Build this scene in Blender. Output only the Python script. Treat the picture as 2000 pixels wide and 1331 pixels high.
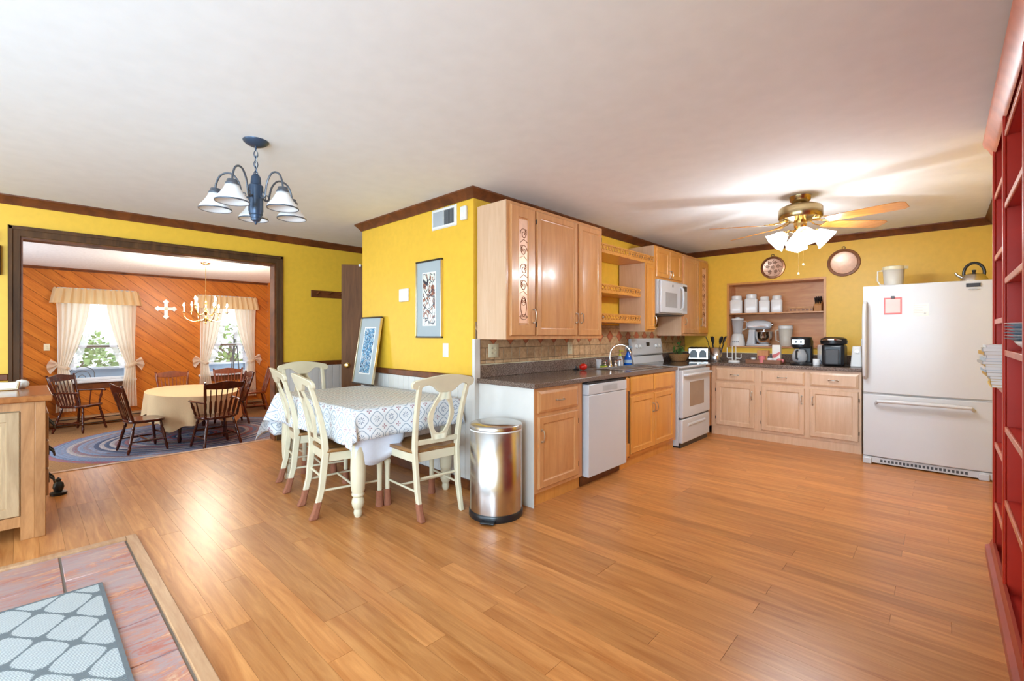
import bpy, bmesh, math, random
from mathutils import Vector, Matrix
random.seed(7)
for o in list(bpy.data.objects): bpy.data.objects.remove(o, do_unlink=True)
S = bpy.context.scene
C = S.collection
PI = math.pi
R = math.radians

# ---------------------------------------------------------------- camera
CAM_H = 1.27
cd = bpy.data.cameras.new('camera'); cam = bpy.data.objects.new('camera', cd); C.objects.link(cam)
cd.sensor_width = 36.0; cd.lens = 897.0 / 2000.0 * 36.0
cd.shift_y = -11.5 / 2000.0
cd.clip_start = 0.02; cd.clip_end = 200
cam.location = (0, 0, CAM_H); cam.rotation_euler = (R(90), 0, R(43.12))
S.camera = cam

# ---------------------------------------------------------------- world, lights, exposure
S.view_settings.view_transform = 'Standard'
S.view_settings.look = 'None'
S.view_settings.gamma = 1.0
S.view_settings.use_curve_mapping = False
S.view_settings.exposure = 0.9
w = bpy.data.worlds.new('sky'); S.world = w; w.use_nodes = True
wn = w.node_tree.nodes; wl = w.node_tree.links
bg = wn['Background']; bg.inputs['Color'].default_value = (0.80, 0.90, 1.0, 1); bg.inputs['Strength'].default_value = 1.7

def area(name, loc, rot, sx, sy, power, color=(1, 1, 1)):
    l = bpy.data.lights.new(name, 'AREA'); l.shape = 'RECTANGLE'; l.size = sx; l.size_y = sy
    l.energy = power; l.color = color
    o = bpy.data.objects.new(name, l); C.objects.link(o); o.location = loc; o.rotation_euler = rot
    return o
# fill daylight from an unseen patio door and windows, added to brighten the rooms
LC = (0.56, 0.79, 1.0)
area('added_door_fill', (-4.1, -4.1, 1.15), (R(97), 0, 0), 2.3, 2.0, 44, LC)
area('added_rear_fill', (-1.3, -4.1, 1.38), (R(97), 0, 0), 2.4, 1.5, 42, LC)
area('added_dining_fill', (-8.6, -2.12, 1.2), (R(92), 0, 0), 2.0, 1.4, 60, (0.72, 0.87, 1.0))  # fill light in an unseen side window, added to brighten the dining room
area('added_side_fill', (0.34, -2.3, 1.38), (R(90), 0, R(90)), 2.4, 1.5, 180, LC)  # fill light in an unseen right-hand window, added to even out the room

# ---------------------------------------------------------------- materials
def nm(name):
    m = bpy.data.materials.new(name); m.use_nodes = True
    nt = m.node_tree; b = nt.nodes['Principled BSDF']
    return m, nt, b
def lin(c):
    return tuple((x / 12.92 if x <= 0.04045 else ((x + 0.055) / 1.055) ** 2.4) for x in c)
def rgb(r, g, b): return lin((r / 255., g / 255., b / 255.)) + (1,)
def N(nt, t, **k):
    n = nt.nodes.new(t)
    for a, v in k.items(): setattr(n, a, v)
    return n
def setspec(b, rough, metal=0.0, spec=0.5, coat=0.0):
    b.inputs['Roughness'].default_value = rough; b.inputs['Metallic'].default_value = metal
    b.inputs['Specular IOR Level'].default_value = spec
    b.inputs['Coat Weight'].default_value = coat; b.inputs['Coat Roughness'].default_value = 0.12
def ramp(nt, fac, stops):
    r = N(nt, 'ShaderNodeValToRGB'); els = r.color_ramp.elements
    while len(els) > 1: els.remove(els[-1])
    els[0].position = stops[0][0]; els[0].color = stops[0][1]
    for p, c in stops[1:]:
        e = els.new(p); e.color = c
    nt.links.new(fac, r.inputs['Fac']); return r.outputs['Color']
def bump(nt, b, h, strength=0.2, dist=0.01):
    n = N(nt, 'ShaderNodeBump'); n.inputs['Strength'].default_value = strength; n.inputs['Distance'].default_value = dist
    nt.links.new(h, n.inputs['Height']); nt.links.new(n.outputs['Normal'], b.inputs['Normal'])
def coords(nt, kind='Object', scale=(1, 1, 1), rot=(0, 0, 0), rnd=False):
    if kind == 'World':
        g = N(nt, 'ShaderNodeNewGeometry'); src = g.outputs['Position']
    else:
        t = N(nt, 'ShaderNodeTexCoord'); src = t.outputs[kind]
    if rnd:
        oi = N(nt, 'ShaderNodeObjectInfo'); mu = N(nt, 'ShaderNodeMath', operation='MULTIPLY'); mu.inputs[1].default_value = 37.0
        nt.links.new(oi.outputs['Random'], mu.inputs[0])
        ad = N(nt, 'ShaderNodeVectorMath', operation='ADD'); nt.links.new(src, ad.inputs[0]); nt.links.new(mu.outputs[0], ad.inputs[1]); src = ad.outputs[0]
    mp = N(nt, 'ShaderNodeMapping'); mp.inputs['Scale'].default_value = scale; mp.inputs['Rotation'].default_value = rot
    nt.links.new(src, mp.inputs['Vector']); return mp.outputs['Vector']
def noise(nt, vec, scale=5, detail=4, rough=0.5, dist=0.0, out='Fac'):
    n = N(nt, 'ShaderNodeTexNoise'); n.inputs['Scale'].default_value = scale; n.inputs['Detail'].default_value = detail
    n.inputs['Roughness'].default_value = rough; n.inputs['Distortion'].default_value = dist
    nt.links.new(vec, n.inputs['Vector']); return n.outputs[out]
def mix(nt, fac, a, b, mode='MIX'):
    m = N(nt, 'ShaderNodeMix', data_type='RGBA', blend_type=mode)
    for s, v in ((m.inputs[0], fac), (m.inputs[6], a), (m.inputs[7], b)):
        if hasattr(v, 'links') or hasattr(v, 'is_linked'): nt.links.new(v, s)
        else: s.default_value = v
    return m.outputs[2]
def mth(nt, op, a, b=None, c=None):
    m = N(nt, 'ShaderNodeMath', operation=op)
    for i, v in enumerate((a, b, c)):
        if v is None: continue
        if hasattr(v, 'is_linked'): nt.links.new(v, m.inputs[i])
        else: m.inputs[i].default_value = v
    return m.outputs[0]

def plain(name, col, rough=0.5, metal=0.0, spec=0.5, coat=0.0, nscale=0, nstr=0.05, var=0.06):
    m, nt, b = nm(name); setspec(b, rough, metal, spec, coat)
    v = coords(nt, 'Object'); f = noise(nt, v, nscale or 6, 3)
    d = tuple(c * (1 - var) for c in col[:3]) + (1,); u = tuple(min(1, c * (1 + var)) for c in col[:3]) + (1,)
    nt.links.new(ramp(nt, f, [(0.3, d), (0.7, u)]), b.inputs['Base Color'])
    if nscale: bump(nt, b, f, nstr, 0.004)
    return m
def wood(name, dark, light, scale=(1.2, 14, 14), rough=0.4, coat=0.0, kind='Object', rnd=True, knots=False, spread=(0.3, 0.72), objvar=0.0, bstr=0.06):
    m, nt, b = nm(name); setspec(b, rough, 0, 0.5, coat)
    v = coords(nt, kind, scale, rnd=rnd)
    f = noise(nt, v, 2.2, 5, 0.6, 0.9)
    f2 = noise(nt, v, 9, 3, 0.6, 0.3)
    col = ramp(nt, f, [(spread[0], dark), (spread[1], light)])
    col = mix(nt, mth(nt, 'MULTIPLY', f2, 0.35), col, tuple(c * 0.72 for c in dark[:3]) + (1,))
    if knots:
        vk = coords(nt, kind, (1, 1, 1), rnd=False); vo = N(nt, 'ShaderNodeTexVoronoi'); vo.inputs['Scale'].default_value = 3.6
        nt.links.new(vk, vo.inputs['Vector'])
        k = ramp(nt, vo.outputs['Distance'], [(0.045, (1, 1, 1, 1)), (0.10, (0, 0, 0, 1))])
        col = mix(nt, k, col, (0.06, 0.018, 0.008, 1))
    if objvar:
        oi = N(nt, 'ShaderNodeObjectInfo'); hs = N(nt, 'ShaderNodeHueSaturation')
        nt.links.new(mth(nt, 'MULTIPLY_ADD', oi.outputs['Random'], objvar, 1 - objvar / 2), hs.inputs['Value']); nt.links.new(col, hs.inputs['Color']); col = hs.outputs['Color']
    nt.links.new(col, b.inputs['Base Color']); bump(nt, b, f2, bstr, 0.002)
    return m
def metal(name, col, rough, aniso=0.0, bscale=0, bstr=0.1):
    m, nt, b = nm(name); setspec(b, rough, 1.0)
    b.inputs['Anisotropic'].default_value = aniso
    v = coords(nt, 'Object', (1, 1, 1)); f = noise(nt, v, bscale or 12, 3)
    nt.links.new(ramp(nt, f, [(0.3, tuple(c * 0.88 for c in col[:3]) + (1,)), (0.7, col)]), b.inputs['Base Color'])
    if bscale: bump(nt, b, f, bstr, 0.004)
    return m
def glow(name, col, strength):
    m, nt, b = nm(name); b.inputs['Base Color'].default_value = col
    b.inputs['Emission Color'].default_value = col; b.inputs['Emission Strength'].default_value = strength
    b.inputs['Roughness'].default_value = 0.3
    return m
def glassy(name, col, fac=0.12, rough=0.03, tint=(1, 1, 1, 1)):
    m, nt, b = nm(name)
    tr = N(nt, 'ShaderNodeBsdfTransparent'); tr.inputs['Color'].default_value = tint
    setspec(b, rough); b.inputs['Base Color'].default_value = col
    mx = N(nt, 'ShaderNodeMixShader'); mx.inputs['Fac'].default_value = fac
    nt.links.new(tr.outputs[0], mx.inputs[1]); nt.links.new(b.outputs[0], mx.inputs[2])
    nt.links.new(mx.outputs[0], nt.nodes['Material Output'].inputs['Surface'])
    return m
def sheer(name, col, trans=0.5, alpha=0.0):
    m, nt, b = nm(name); b.inputs['Base Color'].default_value = col; b.inputs['Roughness'].default_value = 0.9
    t = N(nt, 'ShaderNodeBsdfTranslucent'); t.inputs['Color'].default_value = col
    mx = N(nt, 'ShaderNodeMixShader'); mx.inputs['Fac'].default_value = trans
    nt.links.new(b.outputs[0], mx.inputs[1]); nt.links.new(t.outputs[0], mx.inputs[2]); out = mx.outputs[0]
    v = coords(nt, 'Object', (30, 30, 2)); bump(nt, b, noise(nt, v, 3, 2), 0.15, 0.01)
    if alpha:
        tr = N(nt, 'ShaderNodeBsdfTransparent'); m2 = N(nt, 'ShaderNodeMixShader'); m2.inputs['Fac'].default_value = alpha
        nt.links.new(out, m2.inputs[1]); nt.links.new(tr.outputs[0], m2.inputs[2]); out = m2.outputs[0]
    nt.links.new(out, nt.nodes['Material Output'].inputs['Surface'])
    return m

M = {}
M['yellow'] = plain('yellow_wall_paint', rgb(236, 186, 56), 0.45, nscale=18, nstr=0.05, var=0.035)
M['ceiling'] = plain('ceiling_paint', rgb(240, 241, 242), 0.8, nscale=9, nstr=0.04, var=0.02)
M['ceiling_tex'] = plain('textured_ceiling_paint', rgb(240, 241, 243), 0.9, nscale=28, nstr=0.6, var=0.06)
M['white_paint'] = plain('white_wainscot_paint', rgb(220, 214, 206), 0.45, nscale=10, nstr=0.03, var=0.02)
M['trim'] = wood('dark_stained_trim', rgb(82, 42, 18), rgb(138, 76, 34), (3, 3, 3), 0.42)
M['trim_dark'] = wood('walnut_opening_trim', rgb(66, 42, 22), rgb(108, 72, 40), (5, 5, 0.7), 0.42)
M['door_brown'] = wood('brown_door_veneer', rgb(92, 57, 30), rgb(128, 84, 48), (14, 14, 1.2), 0.45)
M['plank'] = wood('laminate_plank', rgb(180, 110, 54), rgb(224, 158, 94), (0.9, 11, 5), 0.31, 0.0, kind='World', rnd=True, objvar=0.26, bstr=0.015)
M['plank'].node_tree.nodes['Principled BSDF'].inputs['Specular IOR Level'].default_value = 0.38
M['subfloor'] = plain('floor_gap', rgb(120, 72, 38), 0.6)
M['pine'] = wood('knotty_pine', rgb(174, 92, 22), rgb(216, 132, 44), (5, 0.9, 9), 0.38, rnd=True, knots=True, objvar=0.22)
M['maple'] = wood('maple_cabinet', rgb(200, 138, 84), rgb(222, 164, 110), (9, 9, 0.9), 0.3, 0.15, rnd=True, objvar=0.05, bstr=0.02)
M['maple_warmlit'] = wood('warmlit_maple_cabinet', rgb(206, 136, 58), rgb(226, 160, 80), (9, 9, 0.9), 0.3, 0.15, rnd=True, objvar=0.05, bstr=0.02)  # same maple; warm cast of the light put into its colour
M['maple_lit'] = wood('brightlit_maple', rgb(214, 172, 136), rgb(228, 192, 160), (9, 9, 0.9), 0.35, 0.1, rnd=True, bstr=0.02)  # same maple; brighter light on these faces put into its colour
M['groove'] = plain('shadow_gap', rgb(70, 42, 22), 0.7)
M['oak'] = wood('oak_buffet', rgb(150, 98, 54), rgb(196, 140, 88), (9, 1.4, 1.2), 0.4, 0.1, rnd=True)
M['oak_top'] = wood('oak_buffet_top', rgb(140, 82, 42), rgb(178, 112, 62), (9, 1.0, 9), 0.22, 0.2, rnd=True)
M['oak_panel'] = wood('oak_buffet_panel', rgb(156, 124, 88), rgb(196, 164, 124), (9, 9, 1.0), 0.45, rnd=True)
M['mahogany'] = wood('dark_mahogany', rgb(48, 16, 8), rgb(96, 38, 20), (6, 6, 1.5), 0.2, 0.3, rnd=True)
M['cherry'] = wood('red_brown_cherry', rgb(98, 42, 18), rgb(148, 74, 36), (6, 6, 1.5), 0.25, 0.25, rnd=True)
M['cream'] = plain('antique_cream_paint', rgb(216, 204, 174), 0.42, nscale=7, nstr=0.03, var=0.05)
M['seatwood'] = wood('saddle_seat_oak', rgb(126, 84, 44), rgb(170, 122, 70), (12, 1.2, 6), 0.3, 0.15, rnd=True)
M['sock'] = plain('brown_knit_sock', rgb(150, 92, 66), 0.9, nscale=60, nstr=0.4, var=0.1)
M['red'] = plain('red_bookcase_paint', rgb(184, 46, 26), 0.32, nscale=5, nstr=0.02, var=0.12)
M['redtrim'] = plain('orange_red_moulding_paint', rgb(164, 66, 44), 0.35, nscale=6, nstr=0.03, var=0.12)
M['rededge'] = plain('pale_red_edge', rgb(214, 130, 100), 0.35, nscale=9, nstr=0.05, var=0.14)  # paler, pinkish red for shelf edges and cornice
M['stainless'] = metal('brushed_stainless', (0.62, 0.60, 0.58, 1), 0.22, 0.6)
M['chrome'] = metal('polished_chrome', (0.8, 0.8, 0.8, 1), 0.08)
M['brass'] = metal('polished_brass', (0.80, 0.58, 0.22, 1), 0.16)
M['antbrass'] = metal('antique_brass', (0.46, 0.35, 0.18, 1), 0.22)
M['nickel'] = metal('satin_nickel', (0.62, 0.57, 0.50, 1), 0.28)
M['copper'] = metal('hammered_copper', (0.90, 0.58, 0.42, 1), 0.36, bscale=26, bstr=0.35)
M['copper'].node_tree.nodes['Principled BSDF'].inputs['Metallic'].default_value = 0.3
M['copper_dark'] = metal('aged_copper', (0.34, 0.16, 0.09, 1), 0.35, bscale=40, bstr=0.5)
M['white_app'] = plain('white_appliance_enamel', rgb(204, 205, 208), 0.22, spec=0.5, var=0.01)
M['white_plastic'] = plain('white_plastic', rgb(232, 231, 228), 0.35, var=0.02)
M['ivory'] = plain('ivory_plastic', rgb(222, 212, 178), 0.4, var=0.02)
M['china'] = plain('white_china', rgb(240, 240, 240), 0.18, var=0.015)
M['blackglass'] = plain('black_ceran_glass', (0.012, 0.012, 0.013, 1), 0.06, spec=0.6)
M['black'] = plain('black_plastic', (0.014, 0.014, 0.016, 1), 0.3)
M['blackmetal'] = plain('black_wrought_iron', (0.012, 0.012, 0.012, 1), 0.4)
M['greydark'] = plain('dark_grey_plastic', rgb(72, 72, 74), 0.45)
M['greylight'] = plain('light_grey_plastic', rgb(176, 178, 180), 0.4)
M['ovenglass'] = plain('tinted_oven_glass', rgb(150, 124, 100), 0.08, spec=0.7)
M['mwglass'] = plain('microwave_window', rgb(160, 160, 160), 0.15, spec=0.6)
M['blue_metal'] = plain('slate_blue_metal', rgb(60, 76, 98), 0.35, 0.35, var=0.1)
M['iron_grey'] = plain('pewter_grey_arm', rgb(96, 100, 108), 0.35, 0.5)
M['shade_glass'] = plain('white_opal_glass', rgb(238, 238, 238), 0.25, var=0.01)
M['shade_lit'] = glow('lit_frosted_glass', (0.92, 0.96, 1.0, 1), 8.0)
M['bulb'] = glow('lit_candle_bulb', (1.0, 0.88, 0.68, 1), 60.0)
M['glass'] = glassy('clear_glass', (1, 1, 1, 1), 0.07, 0.02)
M['jar_glass'] = glassy('thick_clear_glass', (0.9, 0.92, 0.95, 1), 0.3, 0.05)
M['frost_plastic'] = glassy('translucent_plastic', (0.80, 0.74, 0.64, 1), 0.72, 0.4)
M['blue_bottle'] = glassy('blue_liquid_plastic', rgb(10, 92, 196), 0.86, 0.08, (0.2, 0.5, 0.95, 1))
M['coffee'] = plain('smoked_plastic', rgb(44, 26, 20), 0.1)
M['tomato'] = plain('red_tomato_skin', rgb(208, 34, 20), 0.15)
M['green'] = plain('leaf_green', rgb(70, 108, 44), 0.5, var=0.3)
M['sponge'] = plain('yellow_green_sponge', rgb(184, 184, 58), 0.9, nscale=60, nstr=0.5)
M['wicker'] = wood('wicker_weave', rgb(120, 78, 38), rgb(190, 142, 86), (40, 40, 90), 0.6, rnd=False, bstr=0.6)
M['paper'] = plain('white_paper', rgb(240, 238, 232), 0.7, var=0.02)
M['palepink'] = plain('pale_pink_paper', rgb(232, 196, 192), 0.7, var=0.05)
M['pinkpaper'] = plain('pink_red_border', rgb(214, 120, 120), 0.7, var=0.2)
M['lining'] = plain('white_cloth_lining', rgb(220, 226, 240), 0.8, nscale=40, nstr=0.05, var=0.02)
M['curtain'] = sheer('cream_curtain', rgb(246, 234, 216), 0.58)
M['valance'] = sheer('cream_valance', rgb(236, 210, 164), 0.4)
M['sheer'] = sheer('sheer_ruffle', rgb(244, 246, 250), 0.5, 0.30)
M['cream_cloth'] = plain('cream_tablecloth', rgb(218, 190, 146), 0.85, nscale=60, nstr=0.05, var=0.03)
M['porch_blue'] = plain('grey_blue_porch_paint', rgb(150, 176, 196), 0.6)
M['window_paint'] = plain('white_window_paint', rgb(222, 228, 234), 0.5)
M['sash_dark'] = plain('sash_rail_grey', rgb(120, 112, 104), 0.5)
M['carpet'] = plain('olive_brown_carpet', rgb(146, 108, 66), 0.95, nscale=50, nstr=0.4, var=0.3)
M['heater'] = plain('tan_heater_enamel', rgb(150, 112, 72), 0.4)
M['grass'] = plain('dry_grass_ground', rgb(150, 140, 96), 0.95, nscale=8, nstr=0.3, var=0.3)
M['bark'] = plain('tree_bark', rgb(96, 78, 62), 0.9, nscale=20, nstr=0.5, var=0.25)
M['leaf'] = plain('green_leaves', rgb(132, 156, 84), 0.6, var=0.35)  # pale green foliage colour
M['leaf2'] = plain('autumn_leaves', rgb(196, 176, 120), 0.6, var=0.35)
M['hearth_trim'] = wood('limed_oak_border', rgb(178, 130, 92), rgb(210, 168, 128), (1.4, 14, 14), 0.35, 0.1)
M['blockwood'] = wood('knife_block_beech', rgb(180, 116, 62), rgb(214, 156, 96), (8, 8, 1.2), 0.4)
M['traywood'] = wood('tray_wood', rgb(120, 70, 38), rgb(164, 104, 60), (1.4, 9, 9), 0.4)
M['niche'] = wood('niche_plywood', rgb(196, 122, 70), rgb(236, 178, 122), (1.0, 9, 6), 0.4, spread=(0.25, 0.8), bstr=0.05)
M['fanblade'] = wood('oak_fan_blade', rgb(176, 110, 44), rgb(216, 152, 78), (1.3, 14, 6), 0.3, 0.2)
M['matboard'] = plain('grey_blue_mat_board', rgb(172, 180, 182), 0.8, var=0.02)
M['frame_dark'] = plain('dark_pewter_frame', rgb(66, 58, 50), 0.3, 0.5)
M['frame_gold'] = metal('pale_gold_frame', (0.72, 0.60, 0.40, 1), 0.3)
def mag(name, c): return plain(name, c, 0.5, var=0.03)
MAGS = [mag('cover_white', rgb(232, 232, 228)), mag('cover_pale_blue', rgb(170, 192, 206)), mag('cover_mustard', rgb(196, 152, 44)), mag('cover_grey', rgb(186, 182, 172)), mag('cover_yellow', rgb(220, 184, 72))]

for k_ in ('door_brown', 'trim_dark'):
    b_ = M[k_].node_tree.nodes['Principled BSDF']; b_.inputs['Roughness'].default_value = 0.6; b_.inputs['Specular IOR Level'].default_value = 0.25
# counter laminate
m, nt, b = nm('speckled_brown_laminate'); setspec(b, 0.16, 0, 0.5)
v = coords(nt, 'Object'); f = noise(nt, v, 160, 3, 0.7); g = noise(nt, v, 420, 2)
c1 = ramp(nt, f, [(0.36, rgb(66, 50, 44)), (0.5, rgb(112, 90, 78)), (0.64, rgb(164, 144, 130))])
nt.links.new(mix(nt, mth(nt, 'GREATER_THAN', g, 0.62), c1, rgb(44, 34, 30)), b.inputs['Base Color']); M['counter'] = m
# backsplash tiles
def tilemat(name, d, l):
    m, nt, b = nm(name); setspec(b, 0.4)
    f = noise(nt, coords(nt, 'Object', rnd=True), 26, 5, 0.65)
    oi = N(nt, 'ShaderNodeObjectInfo'); hs = N(nt, 'ShaderNodeHueSaturation')
    nt.links.new(mth(nt, 'MULTIPLY_ADD', oi.outputs['Random'], 0.3, 0.85), hs.inputs['Value'])
    nt.links.new(ramp(nt, f, [(0.3, d), (0.7, l)]), hs.inputs['Color']); nt.links.new(hs.outputs['Color'], b.inputs['Base Color'])
    bump(nt, b, f, 0.25, 0.003); return m
M['tile'] = tilemat('tumbled_beige_tile', rgb(164, 128, 92), rgb(206, 172, 132))
M['tile_red'] = tilemat('terracotta_diamond_tile', rgb(168, 84, 50), rgb(196, 112, 72))
M['grout'] = plain('tan_grout', rgb(150, 122, 94), 0.9)
# slate hearth tiles
m, nt, b = nm('red_grey_slate'); setspec(b, 0.3)
v = coords(nt, 'World', (9, 2.2, 5), rnd=True); f = noise(nt, v, 1.3, 7, 0.7, 1.5); f2 = noise(nt, v, 0.7, 4, 0.6, 0.9)
c1 = ramp(nt, f, [(0.25, rgb(128, 84, 84)), (0.40, rgb(178, 106, 92)), (0.47, rgb(160, 140, 142)), (0.54, rgb(188, 120, 96)), (0.62, rgb(206, 160, 128)), (0.75, rgb(186, 174, 172))])
nt.links.new(mix(nt, ramp(nt, f2, [(0.45, (0, 0, 0, 1)), (0.62, (0.7, 0.7, 0.7, 1))]), c1, rgb(170, 150, 150)), b.inputs['Base Color']); bump(nt, b, f, 0.35, 0.006); M['slate'] = m
M['slate_grout'] = plain('grey_slate_grout', rgb(150, 140, 130), 0.9)
# trellis mat
m, nt, b = nm('grey_white_trellis_weave'); setspec(b, 0.95, 0, 0.1)
v = coords(nt, 'Object'); sp = N(nt, 'ShaderNodeSeparateXYZ'); nt.links.new(v, sp.inputs[0])
wob = noise(nt, coords(nt, 'Object', (60, 60, 1)), 3, 2)
cx = mth(nt, 'COSINE', mth(nt, 'MULTIPLY', sp.outputs['X'], 2 * PI / 0.27)); cy = mth(nt, 'COSINE', mth(nt, 'MULTIPLY', sp.outputs['Y'], 2 * PI / 0.20))
s = mth(nt, 'ABSOLUTE', mth(nt, 'ADD', mth(nt, 'ADD', cx, cy), mth(nt, 'MULTIPLY_ADD', wob, 0.5, -0.25)))
k = mth(nt, 'LESS_THAN', s, 0.19)
wv = N(nt, 'ShaderNodeTexWave'); wv.inputs['Scale'].default_value = 30; wv.inputs['Distortion'].default_value = 2.5; nt.links.new(v, wv.inputs['Vector'])
wcol = ramp(nt, wv.outputs['Fac'], [(0.2, rgb(150, 156, 156)), (0.8, rgb(206, 208, 206))])
nt.links.new(mix(nt, k, wcol, rgb(116, 122, 124)), b.inputs['Base Color']); bump(nt, b, wv.outputs['Fac'], 0.5, 0.004); M['mat'] = m
M['mat_edge'] = plain('grey_mat_binding', rgb(104, 108, 110), 0.95, nscale=70, nstr=0.4)
# table cloth print (UV in metres)
m, nt, b = nm('blue_grey_medallion_cloth'); setspec(b, 0.55, 0, 0.3)
t = N(nt, 'ShaderNodeTexCoord'); sp = N(nt, 'ShaderNodeSeparateXYZ'); nt.links.new(t.outputs['UV'], sp.inputs[0])
P = 0.118
U = mth(nt, 'DIVIDE', sp.outputs['X'], P); V = mth(nt, 'DIVIDE', sp.outputs['Y'], P)
def cell(off):
    a = mth(nt, 'SUBTRACT', mth(nt, 'FRACT', mth(nt, 'ADD', U, off)), 0.5); c = mth(nt, 'SUBTRACT', mth(nt, 'FRACT', mth(nt, 'ADD', V, off)), 0.5)
    r = mth(nt, 'SQRT', mth(nt, 'ADD', mth(nt, 'MULTIPLY', a, a), mth(nt, 'MULTIPLY', c, c))); th = mth(nt, 'ARCTAN2', c, a)
    return r, th
r1, t1 = cell(0.0); r2, t2 = cell(0.5)
pet = mth(nt, 'MULTIPLY', mth(nt, 'GREATER_THAN', mth(nt, 'COSINE', mth(nt, 'MULTIPLY', t1, 8.0)), 0.35), mth(nt, 'MULTIPLY', mth(nt, 'GREATER_THAN', r1, 0.06), mth(nt, 'LESS_THAN', r1, 0.20)))
scal = mth(nt, 'ADD', r1, mth(nt, 'MULTIPLY', mth(nt, 'COSINE', mth(nt, 'MULTIPLY', t1, 4.0)), -0.035))
ring = mth(nt, 'LESS_THAN', mth(nt, 'ABSOLUTE', mth(nt, 'SUBTRACT', scal, 0.40)), 0.028)
knot = mth(nt, 'MULTIPLY', mth(nt, 'LESS_THAN', r2, 0.15), mth(nt, 'GREATER_THAN', mth(nt, 'COSINE', mth(nt, 'MULTIPLY', t2, 4.0)), 0.1))
col = mix(nt, ring, rgb(232, 235, 238), rgb(158, 172, 186)); col = mix(nt, pet, col, rgb(122, 138, 160)); col = mix(nt, knot, col, rgb(174, 138, 146))
nt.links.new(col, b.inputs['Base Color']); M['cloth'] = m
# braided rug (object space, ellipse rings)
m, nt, b = nm('braided_rug_wool'); setspec(b, 0.95, 0, 0.1)
v = coords(nt, 'Object', (1 / 1.56, 1 / 1.72, 0)); ln = N(nt, 'ShaderNodeVectorMath', operation='LENGTH'); nt.links.new(v, ln.inputs[0])
rings = mth(nt, 'MULTIPLY', ln.outputs['Value'], 30.0); idx = mth(nt, 'FLOOR', rings)
wn_ = N(nt, 'ShaderNodeTexWhiteNoise', noise_dimensions='1D'); nt.links.new(idx, wn_.inputs['W'])
jit = noise(nt, coords(nt, 'Object', (30, 30, 30)), 1.4, 3)
tone = mth(nt, 'ADD', wn_.outputs['Value'], mth(nt, 'MULTIPLY_ADD', jit, 0.5, -0.25))
c1 = ramp(nt, tone, [(0.05, rgb(74, 84, 108)), (0.25, rgb(120, 138, 166)), (0.42, rgb(118, 106, 112)), (0.55, rgb(152, 84, 96)), (0.66, rgb(110, 116, 104)), (0.8, rgb(164, 158, 160)), (0.95, rgb(92, 104, 130))])
nt.links.new(c1, b.inputs['Base Color']); bump(nt, b, mth(nt, 'PINGPONG', rings, 0.5), 0.8, 0.01); M['rug'] = m
# art prints
def art(name, stops, scale):
    m, nt, b = nm(name); setspec(b, 0.25)
    f = noise(nt, coords(nt, 'Object', scale), 1, 4, 0.55, 1.6)
    vo = N(nt, 'ShaderNodeTexVoronoi', feature='DISTANCE_TO_EDGE'); vo.inputs['Scale'].default_value = 1.4
    nt.links.new(coords(nt, 'Object', scale), vo.inputs['Vector'])
    col = ramp(nt, f, stops); r = nt.nodes[-1]
    col = mix(nt, mth(nt, 'LESS_THAN', vo.outputs['Distance'], 0.045), col, (0.03, 0.03, 0.05, 1))
    nt.links.new(col, b.inputs['Base Color']); return m
M['art_brown'] = art('brown_leaf_print', [(0.36, rgb(40, 44, 44)), (0.40, rgb(226, 226, 214)), (0.52, rgb(228, 226, 214)), (0.54, rgb(140, 78, 52)), (0.66, rgb(160, 96, 66)), (0.70, rgb(214, 210, 196))], (13, 13, 9))
M['art_blue'] = art('blue_leaf_print', [(0.34, rgb(24, 62, 92)), (0.42, rgb(70, 140, 190)), (0.52, rgb(120, 186, 214)), (0.56, rgb(226, 232, 232)), (0.66, rgb(90, 164, 206)), (0.72, rgb(36, 84, 120))], (30, 30, 22))

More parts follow.
